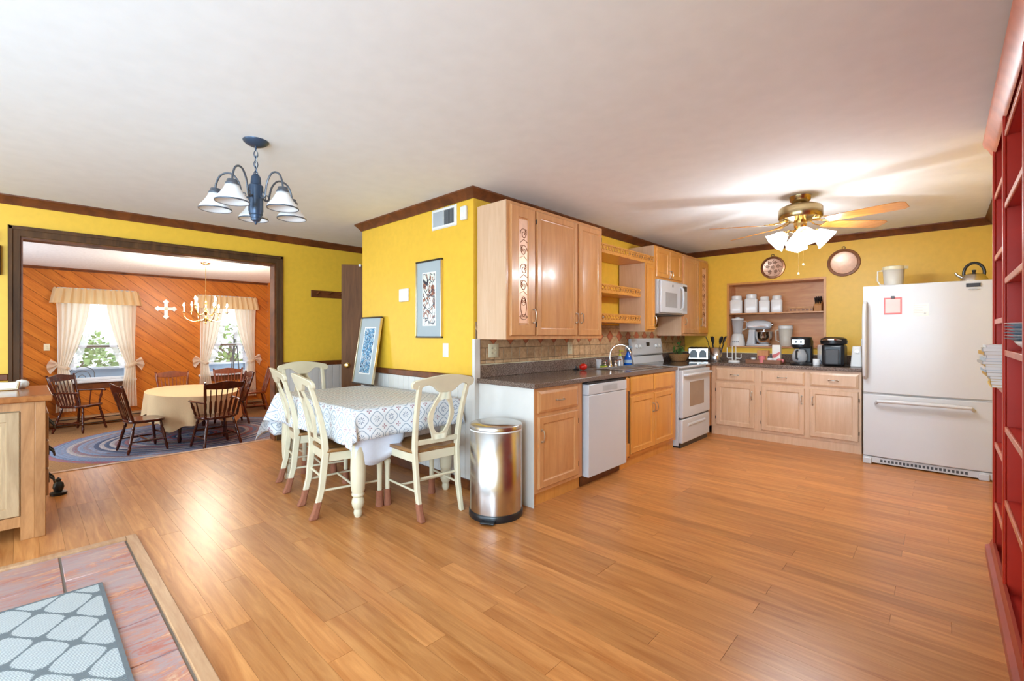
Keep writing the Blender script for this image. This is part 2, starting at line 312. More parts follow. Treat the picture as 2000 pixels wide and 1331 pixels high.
# ---------------------------------------------------------------- mesh helpers
class MB:
    def __init__(s): s.v = []; s.f = []; s.uv = None
    def add(s, vs, fs):
        n = len(s.v); s.v += [tuple(p) for p in vs]; s.f += [tuple(i + n for i in q) for q in fs]; return s
    def box(s, x0, x1, y0, y1, z0, z1):
        x0, x1 = min(x0, x1), max(x0, x1); y0, y1 = min(y0, y1), max(y0, y1); z0, z1 = min(z0, z1), max(z0, z1)
        return s.add([(x0, y0, z0), (x1, y0, z0), (x1, y1, z0), (x0, y1, z0), (x0, y0, z1), (x1, y0, z1), (x1, y1, z1), (x0, y1, z1)],
                     [(0, 3, 2, 1), (4, 5, 6, 7), (0, 1, 5, 4), (1, 2, 6, 5), (2, 3, 7, 6), (3, 0, 4, 7)])
    def hexa(s, p):   # 8 points, bottom 4 then top 4
        return s.add(p, [(0, 3, 2, 1), (4, 5, 6, 7), (0, 1, 5, 4), (1, 2, 6, 5), (2, 3, 7, 6), (3, 0, 4, 7)])
    def prism(s, poly, a0, a1, axis='y', fn=None):
        n = len(poly)
        def mp(p, a):
            q = {'y': (p[0], a, p[1]), 'x': (a, p[0], p[1]), 'z': (p[0], p[1], a)}[axis]
            return fn(q) if fn else q
        vs = [mp(p, a0) for p in poly] + [mp(p, a1) for p in poly]
        fs = [tuple(range(n)), tuple(range(2 * n - 1, n - 1, -1))] + [(i, (i + 1) % n, n + (i + 1) % n, n + i) for i in range(n)]
        return s.add(vs, fs)
    def lathe(s, prof, n=20, c=(0, 0, 0), axis='z', close=True, sx=1.0, sy=1.0):
        vs = []; fs = []
        for r, z in prof:
            for i in range(n):
                a = 2 * PI * i / n; x, y = r * math.cos(a) * sx, r * math.sin(a) * sy
                p = {'z': (x, y, z), 'x': (z, x, y), 'y': (x, z, y)}[axis]
                vs.append((p[0] + c[0], p[1] + c[1], p[2] + c[2]))
        for k in range(len(prof) - 1):
            for i in range(n):
                j = (i + 1) % n; fs.append((k * n + i, k * n + j, (k + 1) * n + j, (k + 1) * n + i))
        if close:
            if prof[0][0] > 1e-6: fs.append(tuple(range(n - 1, -1, -1)))
            if prof[-1][0] > 1e-6: fs.append(tuple(range((len(prof) - 1) * n, len(prof) * n)))
        return s.add(vs, fs)
    def tube(s, pts, r, n=8, closed=False, flat=1.0, sm=1):
        pts = [Vector(p) for p in pts]; m = len(pts)
        rr = list(r) if isinstance(r, (list, tuple)) else [r] * m
        if sm > 1 and m > 2:
            q = []; q2 = []
            for i in range(m - 1):
                p0, p1, p2, p3 = pts[max(i - 1, 0)], pts[i], pts[i + 1], pts[min(i + 2, m - 1)]
                for k in range(sm):
                    t = k / sm; q.append(0.5 * ((2 * p1) + (p2 - p0) * t + (2 * p0 - 5 * p1 + 4 * p2 - p3) * t * t + (3 * p1 - p0 - 3 * p2 + p3) * t ** 3)); q2.append(rr[i] + (rr[i + 1] - rr[i]) * t)
            pts = q + [pts[-1]]; rr = q2 + [rr[-1]]; m = len(pts)
        vs = []; fs = []; up = None
        for i, p in enumerate(pts):
            if closed: t = (pts[(i + 1) % m] - pts[i - 1])
            else: t = pts[min(i + 1, m - 1)] - pts[max(i - 1, 0)]
            t.normalize()
            if up is None:
                up = Vector((0, 0, 1)) if abs(t.z) < 0.9 else Vector((1, 0, 0))
            a = t.cross(up)
            if a.length < 1e-5: a = t.cross(Vector((0, 1, 0)))
            a.normalize(); bb = a.cross(t); bb.normalize(); up = bb
            for k in range(n):
                th = 2 * PI * k / n + PI / n
                vs.append(p + a * (rr[i] * math.cos(th)) + bb * (rr[i] * flat * math.sin(th)))
        for i in range(m if closed else m - 1):
            j = (i + 1) % m
            for k in range(n):
                l = (k + 1) % n; fs.append((i * n + k, i * n + l, j * n + l, j * n + k))
        if not closed: fs += [tuple(range(n - 1, -1, -1)), tuple(range((m - 1) * n, m * n))]
        return s.add(vs, fs)
    def bar(s, path, w, d):      # rectangular bar rising along path; w in x, d in y
        vs = []; fs = []; m = len(path)
        for i, p in enumerate(path):
            ww = w[i] if isinstance(w, (list, tuple)) else w; dd = d[i] if isinstance(d, (list, tuple)) else d
            vs += [(p[0] - ww / 2, p[1] - dd / 2, p[2]), (p[0] + ww / 2, p[1] - dd / 2, p[2]), (p[0] + ww / 2, p[1] + dd / 2, p[2]), (p[0] - ww / 2, p[1] + dd / 2, p[2])]
        for i in range(m - 1):
            for k in range(4): fs.append((i * 4 + k, i * 4 + (k + 1) % 4, i * 4 + 4 + (k + 1) % 4, i * 4 + 4 + k))
        fs += [(3, 2, 1, 0), tuple(range((m - 1) * 4, m * 4))]
        return s.add(vs, fs)
    def nest(s, x0, x1, z0, z1, loops):   # nested rectangles facing -y : (inset, y)
        vs = []; fs = []
        for ins, y in loops: vs += [(x0 + ins, y, z0 + ins), (x1 - ins, y, z0 + ins), (x1 - ins, y, z1 - ins), (x0 + ins, y, z1 - ins)]
        for i in range(len(loops) - 1):
            for k in range(4): fs.append((i * 4 + k, i * 4 + (k + 1) % 4, i * 4 + 4 + (k + 1) % 4, i * 4 + 4 + k))
        n = (len(loops) - 1) * 4; fs += [(n, n + 1, n + 2, n + 3), (3, 2, 1, 0)]
        return s.add(vs, fs)
    def grid(s, fn, nu, nv, closed_u=False):
        vs = [fn(i / (nu if closed_u else nu - 1), j / (nv - 1)) for j in range(nv) for i in range(nu)]; fs = []
        for j in range(nv - 1):
            for i in range(nu if closed_u else nu - 1):
                k = (i + 1) % nu; fs.append((j * nu + i, j * nu + k, (j + 1) * nu + k, (j + 1) * nu + i))
        return s.add(vs, fs)
    def sphere(s, c, r, n=16, m=10, sz=1.0):
        return s.lathe([(max(r * math.sin(PI * i / m), 0.0), -r * sz * math.cos(PI * i / m)) for i in range(m + 1)], n, c, close=False)
    def xf(s, fn): s.v = [tuple(fn(p)) for p in s.v]; return s
    def mesh(s, name, mat, angle=38):
        me = bpy.data.meshes.new(name); me.from_pydata(s.v, [], s.f)
        if s.uv:
            ul = me.uv_layers.new(name='uv')
            for lp in me.loops: ul.data[lp.index].uv = s.uv[lp.vertex_index]
        bm = bmesh.new(); bm.from_mesh(me); bmesh.ops.remove_doubles(bm, verts=bm.verts, dist=1e-6)
        bmesh.ops.recalc_face_normals(bm, faces=bm.faces); bm.to_mesh(me); bm.free()
        me.materials.append(M[mat] if isinstance(mat, str) else mat)
        for p in me.polygons: p.use_smooth = True
        me.set_sharp_from_angle(angle=R(angle)); return me
    def o(s, name, mat, parent=None, loc=None, rz=0, bevel=0.0, solid=0.0, sub=0, angle=38, seg=2):
        ob = bpy.data.objects.new(name, s.mesh(name, mat, angle)); C.objects.link(ob)
        if parent: ob.parent = parent
        if loc: ob.location = loc
        if rz: ob.rotation_euler = (0, 0, rz)
        if solid:
            md = ob.modifiers.new('solid', 'SOLIDIFY'); md.thickness = solid; md.offset = 0
        if bevel:
            md = ob.modifiers.new('bevel', 'BEVEL'); md.width = bevel; md.segments = seg; md.limit_method = 'ANGLE'; md.angle_limit = R(40)
        if sub:
            md = ob.modifiers.new('sub', 'SUBSURF'); md.levels = sub; md.render_levels = sub
        return ob

def tag(o, label, cat, group=None):
    o['label'] = label; o['category'] = cat
    if group: o['group'] = group
    return o
def thing(name, label, cat, loc=(0, 0, 0), rz=0, group=None):
    o = bpy.data.objects.new(name, None); o.empty_display_size = 0.1; C.objects.link(o)
    o.location = loc; o.rotation_euler = (0, 0, rz); return tag(o, label, cat, group)
def struct(o): o['kind'] = 'structure'; return o
def dup(root, loc, rz, label, group=None):
    def cp(o, par):
        c = o.copy(); C.objects.link(c); c.parent = par
        for ch in o.children: cp(ch, c)
        return c
    r = cp(root, None); r.location = loc; r.rotation_euler = (0, 0, rz); r['label'] = label
    if group: r['group'] = group
    return r
def inst(src, parent, loc=None):      # a further piece sharing mesh data
    c = src.copy(); C.objects.link(c); c.parent = parent
    if loc is not None: c.location = loc
    return c
def arc(n, fn): return [fn(i / (n - 1)) for i in range(n)]

# ---------------------------------------------------------------- room shell
CZ = 2.46; XL = -5.83; XW = -2.79; YP = 2.52; YB = 6.72; XR = 0.38; YR = -4.2; XD = -11.4; DZ = -0.38; YDR = 3.89; YDL = -2.2
HX0, HX1, HY1 = -3.70, -0.9, 0.49      # hearth
fl = struct(MB().box(XL - 0.15, XR + 0.1, YR, YB + 0.3, -0.10, -0.014).o('floor', 'subfloor'))
pm = MB(); pm.box(0.0006, 0.9994, -0.0521, 0.0521, -0.0135, 0.0)
plank_me = pm.mesh('plank', 'plank')
rows = 0
def lay(y, xa, xb, off):
    x = xa - off
    while x < xb:
        L = 1.36; a = max(x, xa); b_ = min(x + L, xb)
        if b_ - a > 0.02:
            p = bpy.data.objects.new('plank', plank_me); C.objects.link(p); p.parent = fl; p.location = (a, y, 0); p.scale = (b_ - a, 1, 1)
        x += L
y = HY1 + 0.055
while y < 6.15:
    lay(y, XL - 0.14, XR, random.choice([0.1, 0.35, 0.55, 0.8, 1.0, 1.2])); y += 0.105
y = HY1 - 0.0497
while y > -0.75:
    lay(y, XL - 0.14, HX0, random.choice([0.1, 0.55, 0.9, 1.2])); y -= 0.105
struct(MB().box(XL - 0.14, XR, YR, YB, CZ, CZ + 0.1).box(XL - 0.14, XL, YR, 5.5, CZ, CZ + 0.1).o('ceiling', 'ceiling'))
struct(MB().box(XD, XL - 0.14, YDL, YDR, CZ, CZ + 0.1).o('ceiling', 'ceiling_tex'))
# left wall with the wide opening into the dining room
OY0, OY1, OZ = -0.012, 2.088, 2.12
struct(MB().box(XL - 0.14, XL, YR, OY0, 0, CZ).box(XL - 0.14, XL, OY1, 5.5, 0, CZ).box(XL - 0.14, XL, OY0, OY1, OZ, CZ).o('wall_left', 'yellow'))
struct(MB().box(-4.575, XW, YP, YP + 0.12, 0, CZ).o('wall_picture', 'yellow'))
struct(MB().box(-4.575, -4.455, YP + 0.12, 5.5, 0, CZ).o('wall_hall', 'yellow'))
struct(MB().box(XL - 0.14, -4.455, 5.5, 5.6, 0, CZ).o('wall_hall_end', 'yellow'))
struct(MB().box(XW - 0.12, XW, YP + 0.12, YB, 0, CZ).o('wall_kitchen', 'yellow'))
NX0, NX1, NZ0, NZ1 = -2.175, -1.045, 1.10, 1.968
wb = MB(); wb.box(XW - 0.12, NX0, YB, YB + 0.3, 0, CZ).box(NX1, XR + 0.1, YB, YB + 0.3, 0, CZ).box(NX0, NX1, YB, YB + 0.3, 0, NZ0).box(NX0, NX1, YB, YB + 0.3, NZ1, CZ)
struct(wb.o('wall_back', 'yellow'))
struct(MB().box(XR, XR + 0.1, YR, -3.6, 0, CZ).box(XR, XR + 0.1, -1.0, YB, 0, CZ).box(XR, XR + 0.1, -3.6, -1.0, 0, 0.55).box(XR, XR + 0.1, -3.6, -1.0, 2.2, CZ).o('wall_right', 'yellow'))
w4 = struct(MB().box(XR + 0.02, XR + 0.08, -3.6, -3.54, 0.55, 2.2).box(XR + 0.02, XR + 0.08, -1.06, -1.0, 0.55, 2.2).box(XR + 0.02, XR + 0.08, -3.54, -1.06, 0.55, 0.61).box(XR + 0.02, XR + 0.08, -3.54, -1.06, 2.14, 2.2).box(XR + 0.025, XR + 0.075, -2.325, -2.275, 0.61, 2.14).o('window_4', 'window_paint'))  # unseen window, added to light the left wall and cabinet fronts
for a_, b_ in ((-3.54, -2.33), (-2.27, -1.06)): MB().box(XR + 0.045, XR + 0.055, a_, b_, 0.61, 2.14).o('pane', 'glass', w4)
# unseen rear wall, white for neutral bounce; openings added for fill daylight
PX0, PX1, QX0, QX1 = -5.3, -2.9, -2.6, -0.05
wr = MB(); wr.box(XL, PX0, YR - 0.12, YR, 0, CZ).box(PX1, QX0, YR - 0.12, YR, 0, CZ).box(QX1, XR, YR - 0.12, YR, 0, CZ).box(PX0, PX1, YR - 0.12, YR, 2.2, CZ)
wr.box(QX0, QX1, YR - 0.12, YR, 0, 0.55).box(QX0, QX1, YR - 0.12, YR, 2.2, CZ)
struct(wr.o('wall_rear', 'white_paint'))
def glazed(name, x0, x1, z0, z1, n):
    m = MB().box(x0, x0 + 0.06, YR - 0.09, YR - 0.03, z0, z1).box(x1 - 0.06, x1, YR - 0.09, YR - 0.03, z0, z1).box(x0 + 0.06, x1 - 0.06, YR - 0.09, YR - 0.03, z0, z0 + 0.06).box(x0 + 0.06, x1 - 0.06, YR - 0.09, YR - 0.03, z1 - 0.06, z1)
    w_ = (x1 - x0 - 0.12) / n
    for k in range(1, n): m.box(x0 + 0.06 + k * w_ - 0.025, x0 + 0.06 + k * w_ + 0.025, YR - 0.085, YR - 0.035, z0 + 0.06, z1 - 0.06)
    o = struct(m.o(name, 'window_paint'))
    for k in range(n): MB().box(x0 + 0.06 + k * w_ + 0.03 * (k > 0), x0 + 0.06 + (k + 1) * w_ - 0.03 * (k < n - 1), YR - 0.065, YR - 0.055, z0 + 0.06, z1 - 0.06).o('pane', 'glass', o)
glazed('added_door_2', PX0, PX1, 0, 2.2, 2); glazed('window_3', QX0, QX1, 0.55, 2.2, 3)  # unseen glazing, added to admit fill light from behind

# crown mouldings : profile (out, down) swept along straight runs
def crown(name, a, b_, nx, ny, mat='trim', h=0.075, d=0.062, e0=0, e1=0):
    prof = [(0, 0), (d, 0), (d, -0.012), (d * 0.72, -0.03), (d * 0.4, -h * 0.72), (0.012, -h), (0, -h)]
    dx, dy = b_[0] - a[0], b_[1] - a[1]; L = math.hypot(dx, dy); ux, uy = dx / L, dy / L
    m = MB(); vs = []; n = len(prof)
    for (px, py, e) in ((a[0], a[1], -e0), (b_[0], b_[1], e1)):
        for o_, z in prof: vs.append((px + nx * o_ + ux * e * o_, py + ny * o_ + uy * e * o_, CZ + z))
    fs = [tuple(range(n)), tuple(range(2 * n - 1, n - 1, -1))] + [(i, (i + 1) % n, n + (i + 1) % n, n + i) for i in range(n)]
    return struct(m.add(vs, fs).o(name, mat))
crown('trim_1', (XL, YR), (XL, 5.5), 1, 0)
crown('trim_2', (-4.575, YP), (XW, YP), 0, -1, e0=1, e1=1)
crown('trim_3', (XW, YP), (XW, YB), 1, 0, e0=1, e1=-1)
crown('trim_4', (XW, YB), (XR, YB), 0, -1, e0=-1, e1=-1)
crown('trim_5', (XR, YR), (XR, YB), -1, 0, e1=-1)
crown('trim_6', (-4.575, 5.5), (-4.575, YP), -1, 0, e1=1)
crown('trim_7', (XD, YDL), (XD, YDR), 1, 0, 'trim', 0.05, 0.03)
# opening casing (jambs, head, side casings)
t = MB()
t.box(XL, XL + 0.022, OY0 - 0.065, OY0, 0, OZ + 0.085).box(XL, XL + 0.022, OY1, OY1 + 0.065, 0, OZ + 0.085).box(XL, XL + 0.022, OY0, OY1, OZ, OZ + 0.085)
t.box(XL + 0.022, XL + 0.034, OY0 - 0.065, OY0 - 0.04, 0, OZ + 0.085).box(XL + 0.022, XL + 0.034, OY1 + 0.04, OY1 + 0.065, 0, OZ + 0.085).box(XL + 0.022, XL + 0.034, OY0 - 0.065, OY1 + 0.065, OZ + 0.055, OZ + 0.085)
struct(t.o('trim_8', 'trim_dark', bevel=0.004))
struct(MB().box(XL - 0.14, XL, OY0, OY0 + 0.02, DZ, OZ).box(XL - 0.14, XL, OY1 - 0.02, OY1, DZ, OZ).box(XL - 0.14, XL, OY0 + 0.02, OY1 - 0.02, OZ - 0.02, OZ).o('trim_9', 'trim'))
# chair rails, baseboards, wainscot boards
RZ0, RZ1 = 0.878, 0.935
for i, (a, b_) in enumerate(((YR, OY0 - 0.065), (OY1 + 0.065, 5.5))):
    struct(MB().box(XL, XL + 0.03, a, b_, RZ0, RZ1).o('trim_%d' % (10 + i), 'trim', bevel=0.008))
struct(MB().box(-4.575 - 0.03, XW + 0.002, YP - 0.03, YP, RZ0, RZ1).box(-4.605, -4.575, YP, 5.5, RZ0, RZ1).o('trim_12', 'trim', bevel=0.008))
wpan = struct(MB().box(-4.575 - 0.006, XW, YP - 0.006, YP, 0, RZ0).o('trim_13', 'white_paint'))
x = -4.58
while x < XW - 0.01:
    MB().box(x + 0.0015, min(x + 0.0885, XW) - 0.0015, YP - 0.014, YP - 0.006, 0.08, RZ0).o('plank', 'white_paint', wpan, bevel=0.002, seg=1); x += 0.0895
wpan2 = struct(MB().box(XL, XL + 0.006, OY1 + 0.065, 3.6, 0, RZ0).o('trim_14', 'white_paint'))
y = OY1 + 0.066
while y < 3.5:
    MB().box(XL + 0.006, XL + 0.014, y + 0.0015, y + 0.087, 0.08, RZ0).o('plank', 'white_paint', wpan2, bevel=0.002, seg=1); y += 0.0895
struct(MB().box(-4.59, XW, YP - 0.026, YP - 0.006, 0, 0.08).o('baseboard_picture', 'trim', bevel=0.004))
struct(MB().box(XL, XL + 0.026, OY1 + 0.065, 5.4, 0, 0.08).o('baseboard_left', 'trim', bevel=0.004))
# white corner post at the counter end
struct(MB().box(XW - 0.005, XW + 0.028, YP - 0.012, YP + 0.05, 0, RZ1 + 0.3).o('trim_15', 'white_paint', bevel=0.003))

# hearth: slate tiles in an oak border
he = struct(MB().box(HX0, HX1, -2.4, HY1, -0.014, 0.002).o('floor_hearth', 'slate_grout'))
gy = [-1.3, -0.87, -0.42, 0.147, 0.435]; gx = [-3.645, -3.265, -2.91, -2.57, -2.235, -1.90, -1.56, -1.22]
for i in range(len(gx) - 1):
    for j in range(len(gy) - 1):
        MB().box(gx[i] + 0.004, gx[i + 1] - 0.004, gy[j] + 0.005, gy[j + 1] - 0.005, 0.001, 0.011 + random.uniform(-0.0008, 0.0008)).o('tile', 'slate', he, bevel=0.003, seg=1)
MB().box(HX0, HX1, HY1 - 0.05, HY1 + 0.003, 0.0, 0.02).o('border_board', 'hearth_trim', he, bevel=0.004)
MB().box(HX0, HX0 + 0.05, -2.4, HY1 - 0.05, 0.0, 0.02).o('border_board', 'hearth_trim', he, bevel=0.004)
t = thing('door_mat', 'grey and white trellis-pattern mat lying on the slate tiles', 'mat', (-2.3, -0.35, 0.0118))
MB().box(-0.79, 1.1, -1.0, 0.625, 0, 0.007).o('weave', 'mat', t, bevel=0.003)
MB().box(-0.79, 1.1, 0.612, 0.628, 0, 0.009).box(-0.795, -0.787, -1.0, 0.628, 0, 0.009).o('binding', 'mat_edge', t)

# ---------------------------------------------------------------- dining room shell
struct(MB().box(XD - 0.1, XL - 0.14, YDL, YDR, DZ - 0.1, DZ).o('floor_dining', 'carpet'))
struct(MB().box(XL - 0.14 - 0.3, XL - 0.14, OY0 - 0.2, OY1 + 0.2, DZ, DZ + 0.19).o('floor_step', 'carpet', bevel=0.01))
struct(MB().box(XL - 0.14, XL - 0.10, YDL, YDR, DZ, -0.001).o('wall_step_riser', 'trim'))
struct(MB().box(XL - 0.145, XL - 0.085, OY0 + 0.02, OY1 - 0.02, -0.012, 0.006).o('trim_16', 'hearth_trim', bevel=0.003))
struct(MB().box(XD, XL - 0.14, YDR, YDR + 0.1, DZ, CZ).o('wall_dining_right', 'pine'))
struct(MB().box(XD, -9.65, YDL - 0.1, YDL, DZ, CZ).box(-7.55, XL - 0.14, YDL - 0.1, YDL, DZ, CZ).box(-9.65, -7.55, YDL - 0.1, YDL, DZ, 0.45).box(-9.65, -7.55, YDL - 0.1, YDL, 1.95, CZ).o('wall_dining_left', 'pine'))
w5 = struct(MB().box(-9.65, -9.59, YDL - 0.08, YDL - 0.02, 0.45, 1.95).box(-7.61, -7.55, YDL - 0.08, YDL - 0.02, 0.45, 1.95).box(-9.59, -7.61, YDL - 0.08, YDL - 0.02, 0.45, 0.51).box(-9.59, -7.61, YDL - 0.08, YDL - 0.02, 1.89, 1.95).box(-8.625, -8.575, YDL - 0.08, YDL - 0.02, 0.51, 1.89).o('window_5', 'window_paint'))  # unseen window, added as a source of dining room fill
for a_, b_ in ((-9.59, -8.63), (-8.57, -7.61)): MB().box(a_, b_, YDL - 0.055, YDL - 0.045, 0.51, 1.89).o('pane', 'glass', w5)
struct(MB().box(XL - 0.15, XL - 0.14, YDL, OY0, DZ, CZ).box(XL - 0.15, XL - 0.14, OY1, YDR, DZ, CZ).box(XL - 0.15, XL - 0.14, OY0, OY1, OZ, CZ).o('wall_dining_front', 'pine'))
WZ0, WZ1 = 0.43, 2.02
WIN = [(0.52, 1.40), (2.66, 3.50)]
back = MB(); ys = [YDL, WIN[0][0], WIN[0][1], WIN[1][0], WIN[1][1], YDR]
rects = []
for i in range(5):
    if i % 2 == 0: rects.append((ys[i], ys[i + 1], DZ, CZ))
    else: rects += [(ys[i], ys[i + 1], DZ, WZ0), (ys[i], ys[i + 1], WZ1, CZ)]
for r in rects: back.box(XD - 0.12, XD - 0.012, r[0], r[1], r[2], r[3])
wd = struct(back.o('wall_dining_back', 'trim'))
def clip(poly, f):
    out = []
    for i in range(len(poly)):
        a, b_ = poly[i - 1], poly[i]; fa, fb = f(a), f(b_)
        if fa >= 0 and fb >= 0: out.append(b_)
        elif fa >= 0 or fb >= 0:
            tt = fa / (fa - fb); p = (a[0] + tt * (b_[0] - a[0]), a[1] + tt * (b_[1] - a[1])); out.append(p)
            if fb >= 0: out.append(b_)
    return out
BW = 0.15; ca, sa = math.cos(R(-40)), math.sin(R(-40))
for r in rects:
    for k in range(-30, 60):
        c0 = k * BW; s0 = [(-9, c0 + 0.0025), (9, c0 + 0.0025), (9, c0 + BW - 0.0025), (-9, c0 + BW - 0.0025)]
        poly = [(u * ca - v_ * sa + 0.9, u * sa + v_ * ca + 0.4) for u, v_ in s0]
        for fn in (lambda p: p[0] - r[0], lambda p: r[1] - p[0], lambda p: p[1] - r[2], lambda p: r[3] - p[1]): poly = clip(poly, fn) if poly else poly
        if len(poly) > 2:
            ar = abs(sum(poly[i - 1][0] * poly[i][1] - poly[i][0] * poly[i - 1][1] for i in range(len(poly)))) / 2
            if ar < 0.002: continue
            cy, cz = sum(p[0] for p in poly) / len(poly), sum(p[1] for p in poly) / len(poly)
            # board geometry in a frame whose y axis runs along the board, so that the grain follows it
            loc_ = [((p[0] - cy) * ca + (p[1] - cz) * sa, -(p[0] - cy) * sa + (p[1] - cz) * ca) for p in poly]
            ob = MB().prism(loc_, 0, 0.012, 'x').o('plank', 'pine', wd, (XD - 0.012, cy, cz))
            ob.rotation_euler = (R(-40), 0, 0)
# double-hung windows
def window(n, y0, y1):
    f = MB(); X0, X1 = XD - 0.12, XD + 0.015
    f.box(X0, X1, y0 - 0.09, y0, WZ0 - 0.03, WZ1 + 0.09).box(X0, X1, y1, y1 + 0.09, WZ0 - 0.03, WZ1 + 0.09).box(X0, X1, y0, y1, WZ1, WZ1 + 0.09)
    o = struct(f.o('window_%d' % n, 'window_paint', bevel=0.004))
    MB().box(XD - 0.12, XD + 0.06, y0 - 0.12, y1 + 0.12, WZ0 - 0.04, WZ0).o('sill', 'window_paint', o, bevel=0.006)
    MB().box(XD, XD + 0.02, y0 - 0.1, y1 + 0.1, WZ0 - 0.15, WZ0 - 0.04).o('apron', 'trim', o, bevel=0.004)
    zm = 1.03
    for xa, za, zb, nmz in ((XD - 0.10, zm, WZ1, 'upper_sash'), (XD - 0.065, WZ0, zm + 0.04, 'lower_sash')):
        s = MB(); s.box(xa, xa + 0.03, y0, y0 + 0.055, za, zb).box(xa, xa + 0.03, y1 - 0.055, y1, za, zb).box(xa, xa + 0.03, y0 + 0.055, y1 - 0.055, zb - 0.045, zb).box(xa, xa + 0.03, y0 + 0.055, y1 - 0.055, za, za + 0.05)
        so = s.o(nmz, 'window_paint', o)
        MB().box(xa + 0.012, xa + 0.018, y0 + 0.055, y1 - 0.055, za + 0.05, zb - 0.045).o('pane', 'glass', so)
    MB().box(XD - 0.034, XD - 0.028, y0 + 0.04, y1 - 0.04, zm, zm + 0.04).o('meeting_rail', 'sash_dark', o)
    return o
window(1, *WIN[0]); window(2, *WIN[1])
# baseboard heater
h = thing('baseboard_heater', 'long tan baseboard heater under the dining room windows', 'heater', (XD, 1.5, DZ))
MB().prism([(0, 0.02), (0.07, 0.03), (0.07, 0.13), (0.045, 0.17), (0, 0.18)], -2.3, 2.3, 'y').o('cover', 'heater', h)
MB().box(0.05, 0.0715, -2.3, 2.3, 0.035, 0.05).box(0.045, 0.0725, -2.3, 2.3, 0.128, 0.14).o('louver', 'black', h)

# ---------------------------------------------------------------- kitchen cabinetry
# canonical frame: x along the run, front faces -y, z up
def pull(parent, x, y, z, vert=True, L=0.085, mat='nickel', style='bow'):
    m = MB(); h = L / 2
    def P(s_, out): return (x, y - out, z + s_) if vert else (x + s_, y - out, z)
    m.tube([P(-h, 0), P(-h, 0.018), P(-h * 0.6, 0.026), P(0, 0.029), P(h * 0.6, 0.026), P(h, 0.018), P(h, 0)], [0.005, 0.005, 0.0042, 0.0055, 0.0042, 0.005, 0.005], 8)
    for s_ in (-h, h):
        p = P(s_, 0); m.lathe([(0.009, -0.002), (0.009, -0.003), (0.006, -0.005)], 10, p, 'y')
    return m.o('handle', mat, parent)
DOOR = [(0, 0.0), (0, -0.013), (0.007, -0.02), (0.05, -0.02), (0.056, -0.013), (0.063, -0.011), (0.092, -0.018)]
def door(parent, x0, x1, z0, z1, mat='maple', hside=None, hz=None, hinges=True, name='door', y=0.0):
    lp = [(i, yy + y) for i, yy in DOOR]
    if min(x1 - x0, z1 - z0) < 0.24:
        k = min(x1 - x0, z1 - z0) / 0.24; lp = [(i * k, yy + y) for i, yy in lp]
    d = MB().nest(x0, x1, z0, z1, lp).o(name, mat, parent, angle=20)
    if hside:
        hx = x0 + 0.028 if hside == 'l' else x1 - 0.028
        pull(d, hx, y - 0.02, hz if hz is not None else (z0 + z1) / 2)
        if hinges:
            xx = x1 + 0.004 if hside == 'l' else x0 - 0.004
            for zz in (z0 + 0.09, z1 - 0.09):
                MB().lathe([(0.004, -0.02), (0.0045, 0.0), (0.004, 0.02)], 8, (xx, y - 0.012, zz)).o('hinge', 'blackmetal', d)
    return d
def drawer(parent, x0, x1, z0, z1, mat='maple', handle=True, y=0.0):
    lp = [(0, y), (0, y - 0.013), (0.007, y - 0.02), (0.018, y - 0.02), (0.03, y - 0.016)] if False else [(0, y), (0, y - 0.012), (0.02, y - 0.02)]
    d = MB().nest(x0, x1, z0, z1, lp).o('drawer', mat, parent, angle=20)
    if handle: pull(d, (x0 + x1) / 2, y - 0.02, (z0 + z1) / 2, False)
    return d
XF = -2.175           # base cabinet faces on the long wall
XU = -2.45            # upper cabinet faces
def run(name, label, cat, y0, zbase=0, xf=XF): return thing(name, label, cat, (xf, y0, zbase), R(90))

# base cabinet beside the rubbish bin
w_ = 0.61
c = run('base_cabinet', 'maple base cabinet with one drawer and one door beside the steel bin', 'cabinet', 2.56)
MB().box(0, w_, 0, 0.585, 0.10, 0.875).o('body', 'maple', c)
MB().box(0.03, w_, 0.03, 0.58, 0, 0.10).o('toe_kick', 'maple_warmlit', c)
MB().box(-0.006, 0, 0.001, 0.585, 0.0, 0.875).o('end_panel', 'white_paint', c)
drawer(c, 0.035, 0.535, 0.690, 0.850); door(c, 0.035, 0.535, 0.130, 0.660, hside='l', hz=0.52)
# dishwasher
c = thing('dishwasher', 'white dishwasher with recessed handle between maple cabinets', 'dishwasher', (-2.155, 3.19, 0), R(90))
MB().box(0.0, 0.635, 0.03, 0.58, 0.09, 0.865).o('tub', 'greylight', c)
MB().box(0.006, 0.629, -0.028, 0.03, 0.085, 0.765).o('door_panel', 'white_app', c, bevel=0.006)
cp = MB().box(0.006, 0.629, -0.03, 0.03, 0.768, 0.855).o('control_panel', 'white_app', c, bevel=0.005)
MB().box(0.22, 0.46, -0.0315, -0.028, 0.785, 0.835).o('grip_recess', 'greylight', cp, bevel=0.004)
MB().box(0.0, 0.635, 0.05, 0.09, 0.0, 0.085).o('kick_plate', 'trim', c)
MB().box(0.0, 0.635, -0.02, 0.05, 0.858, 0.872).o('gap_strip', 'black', c)
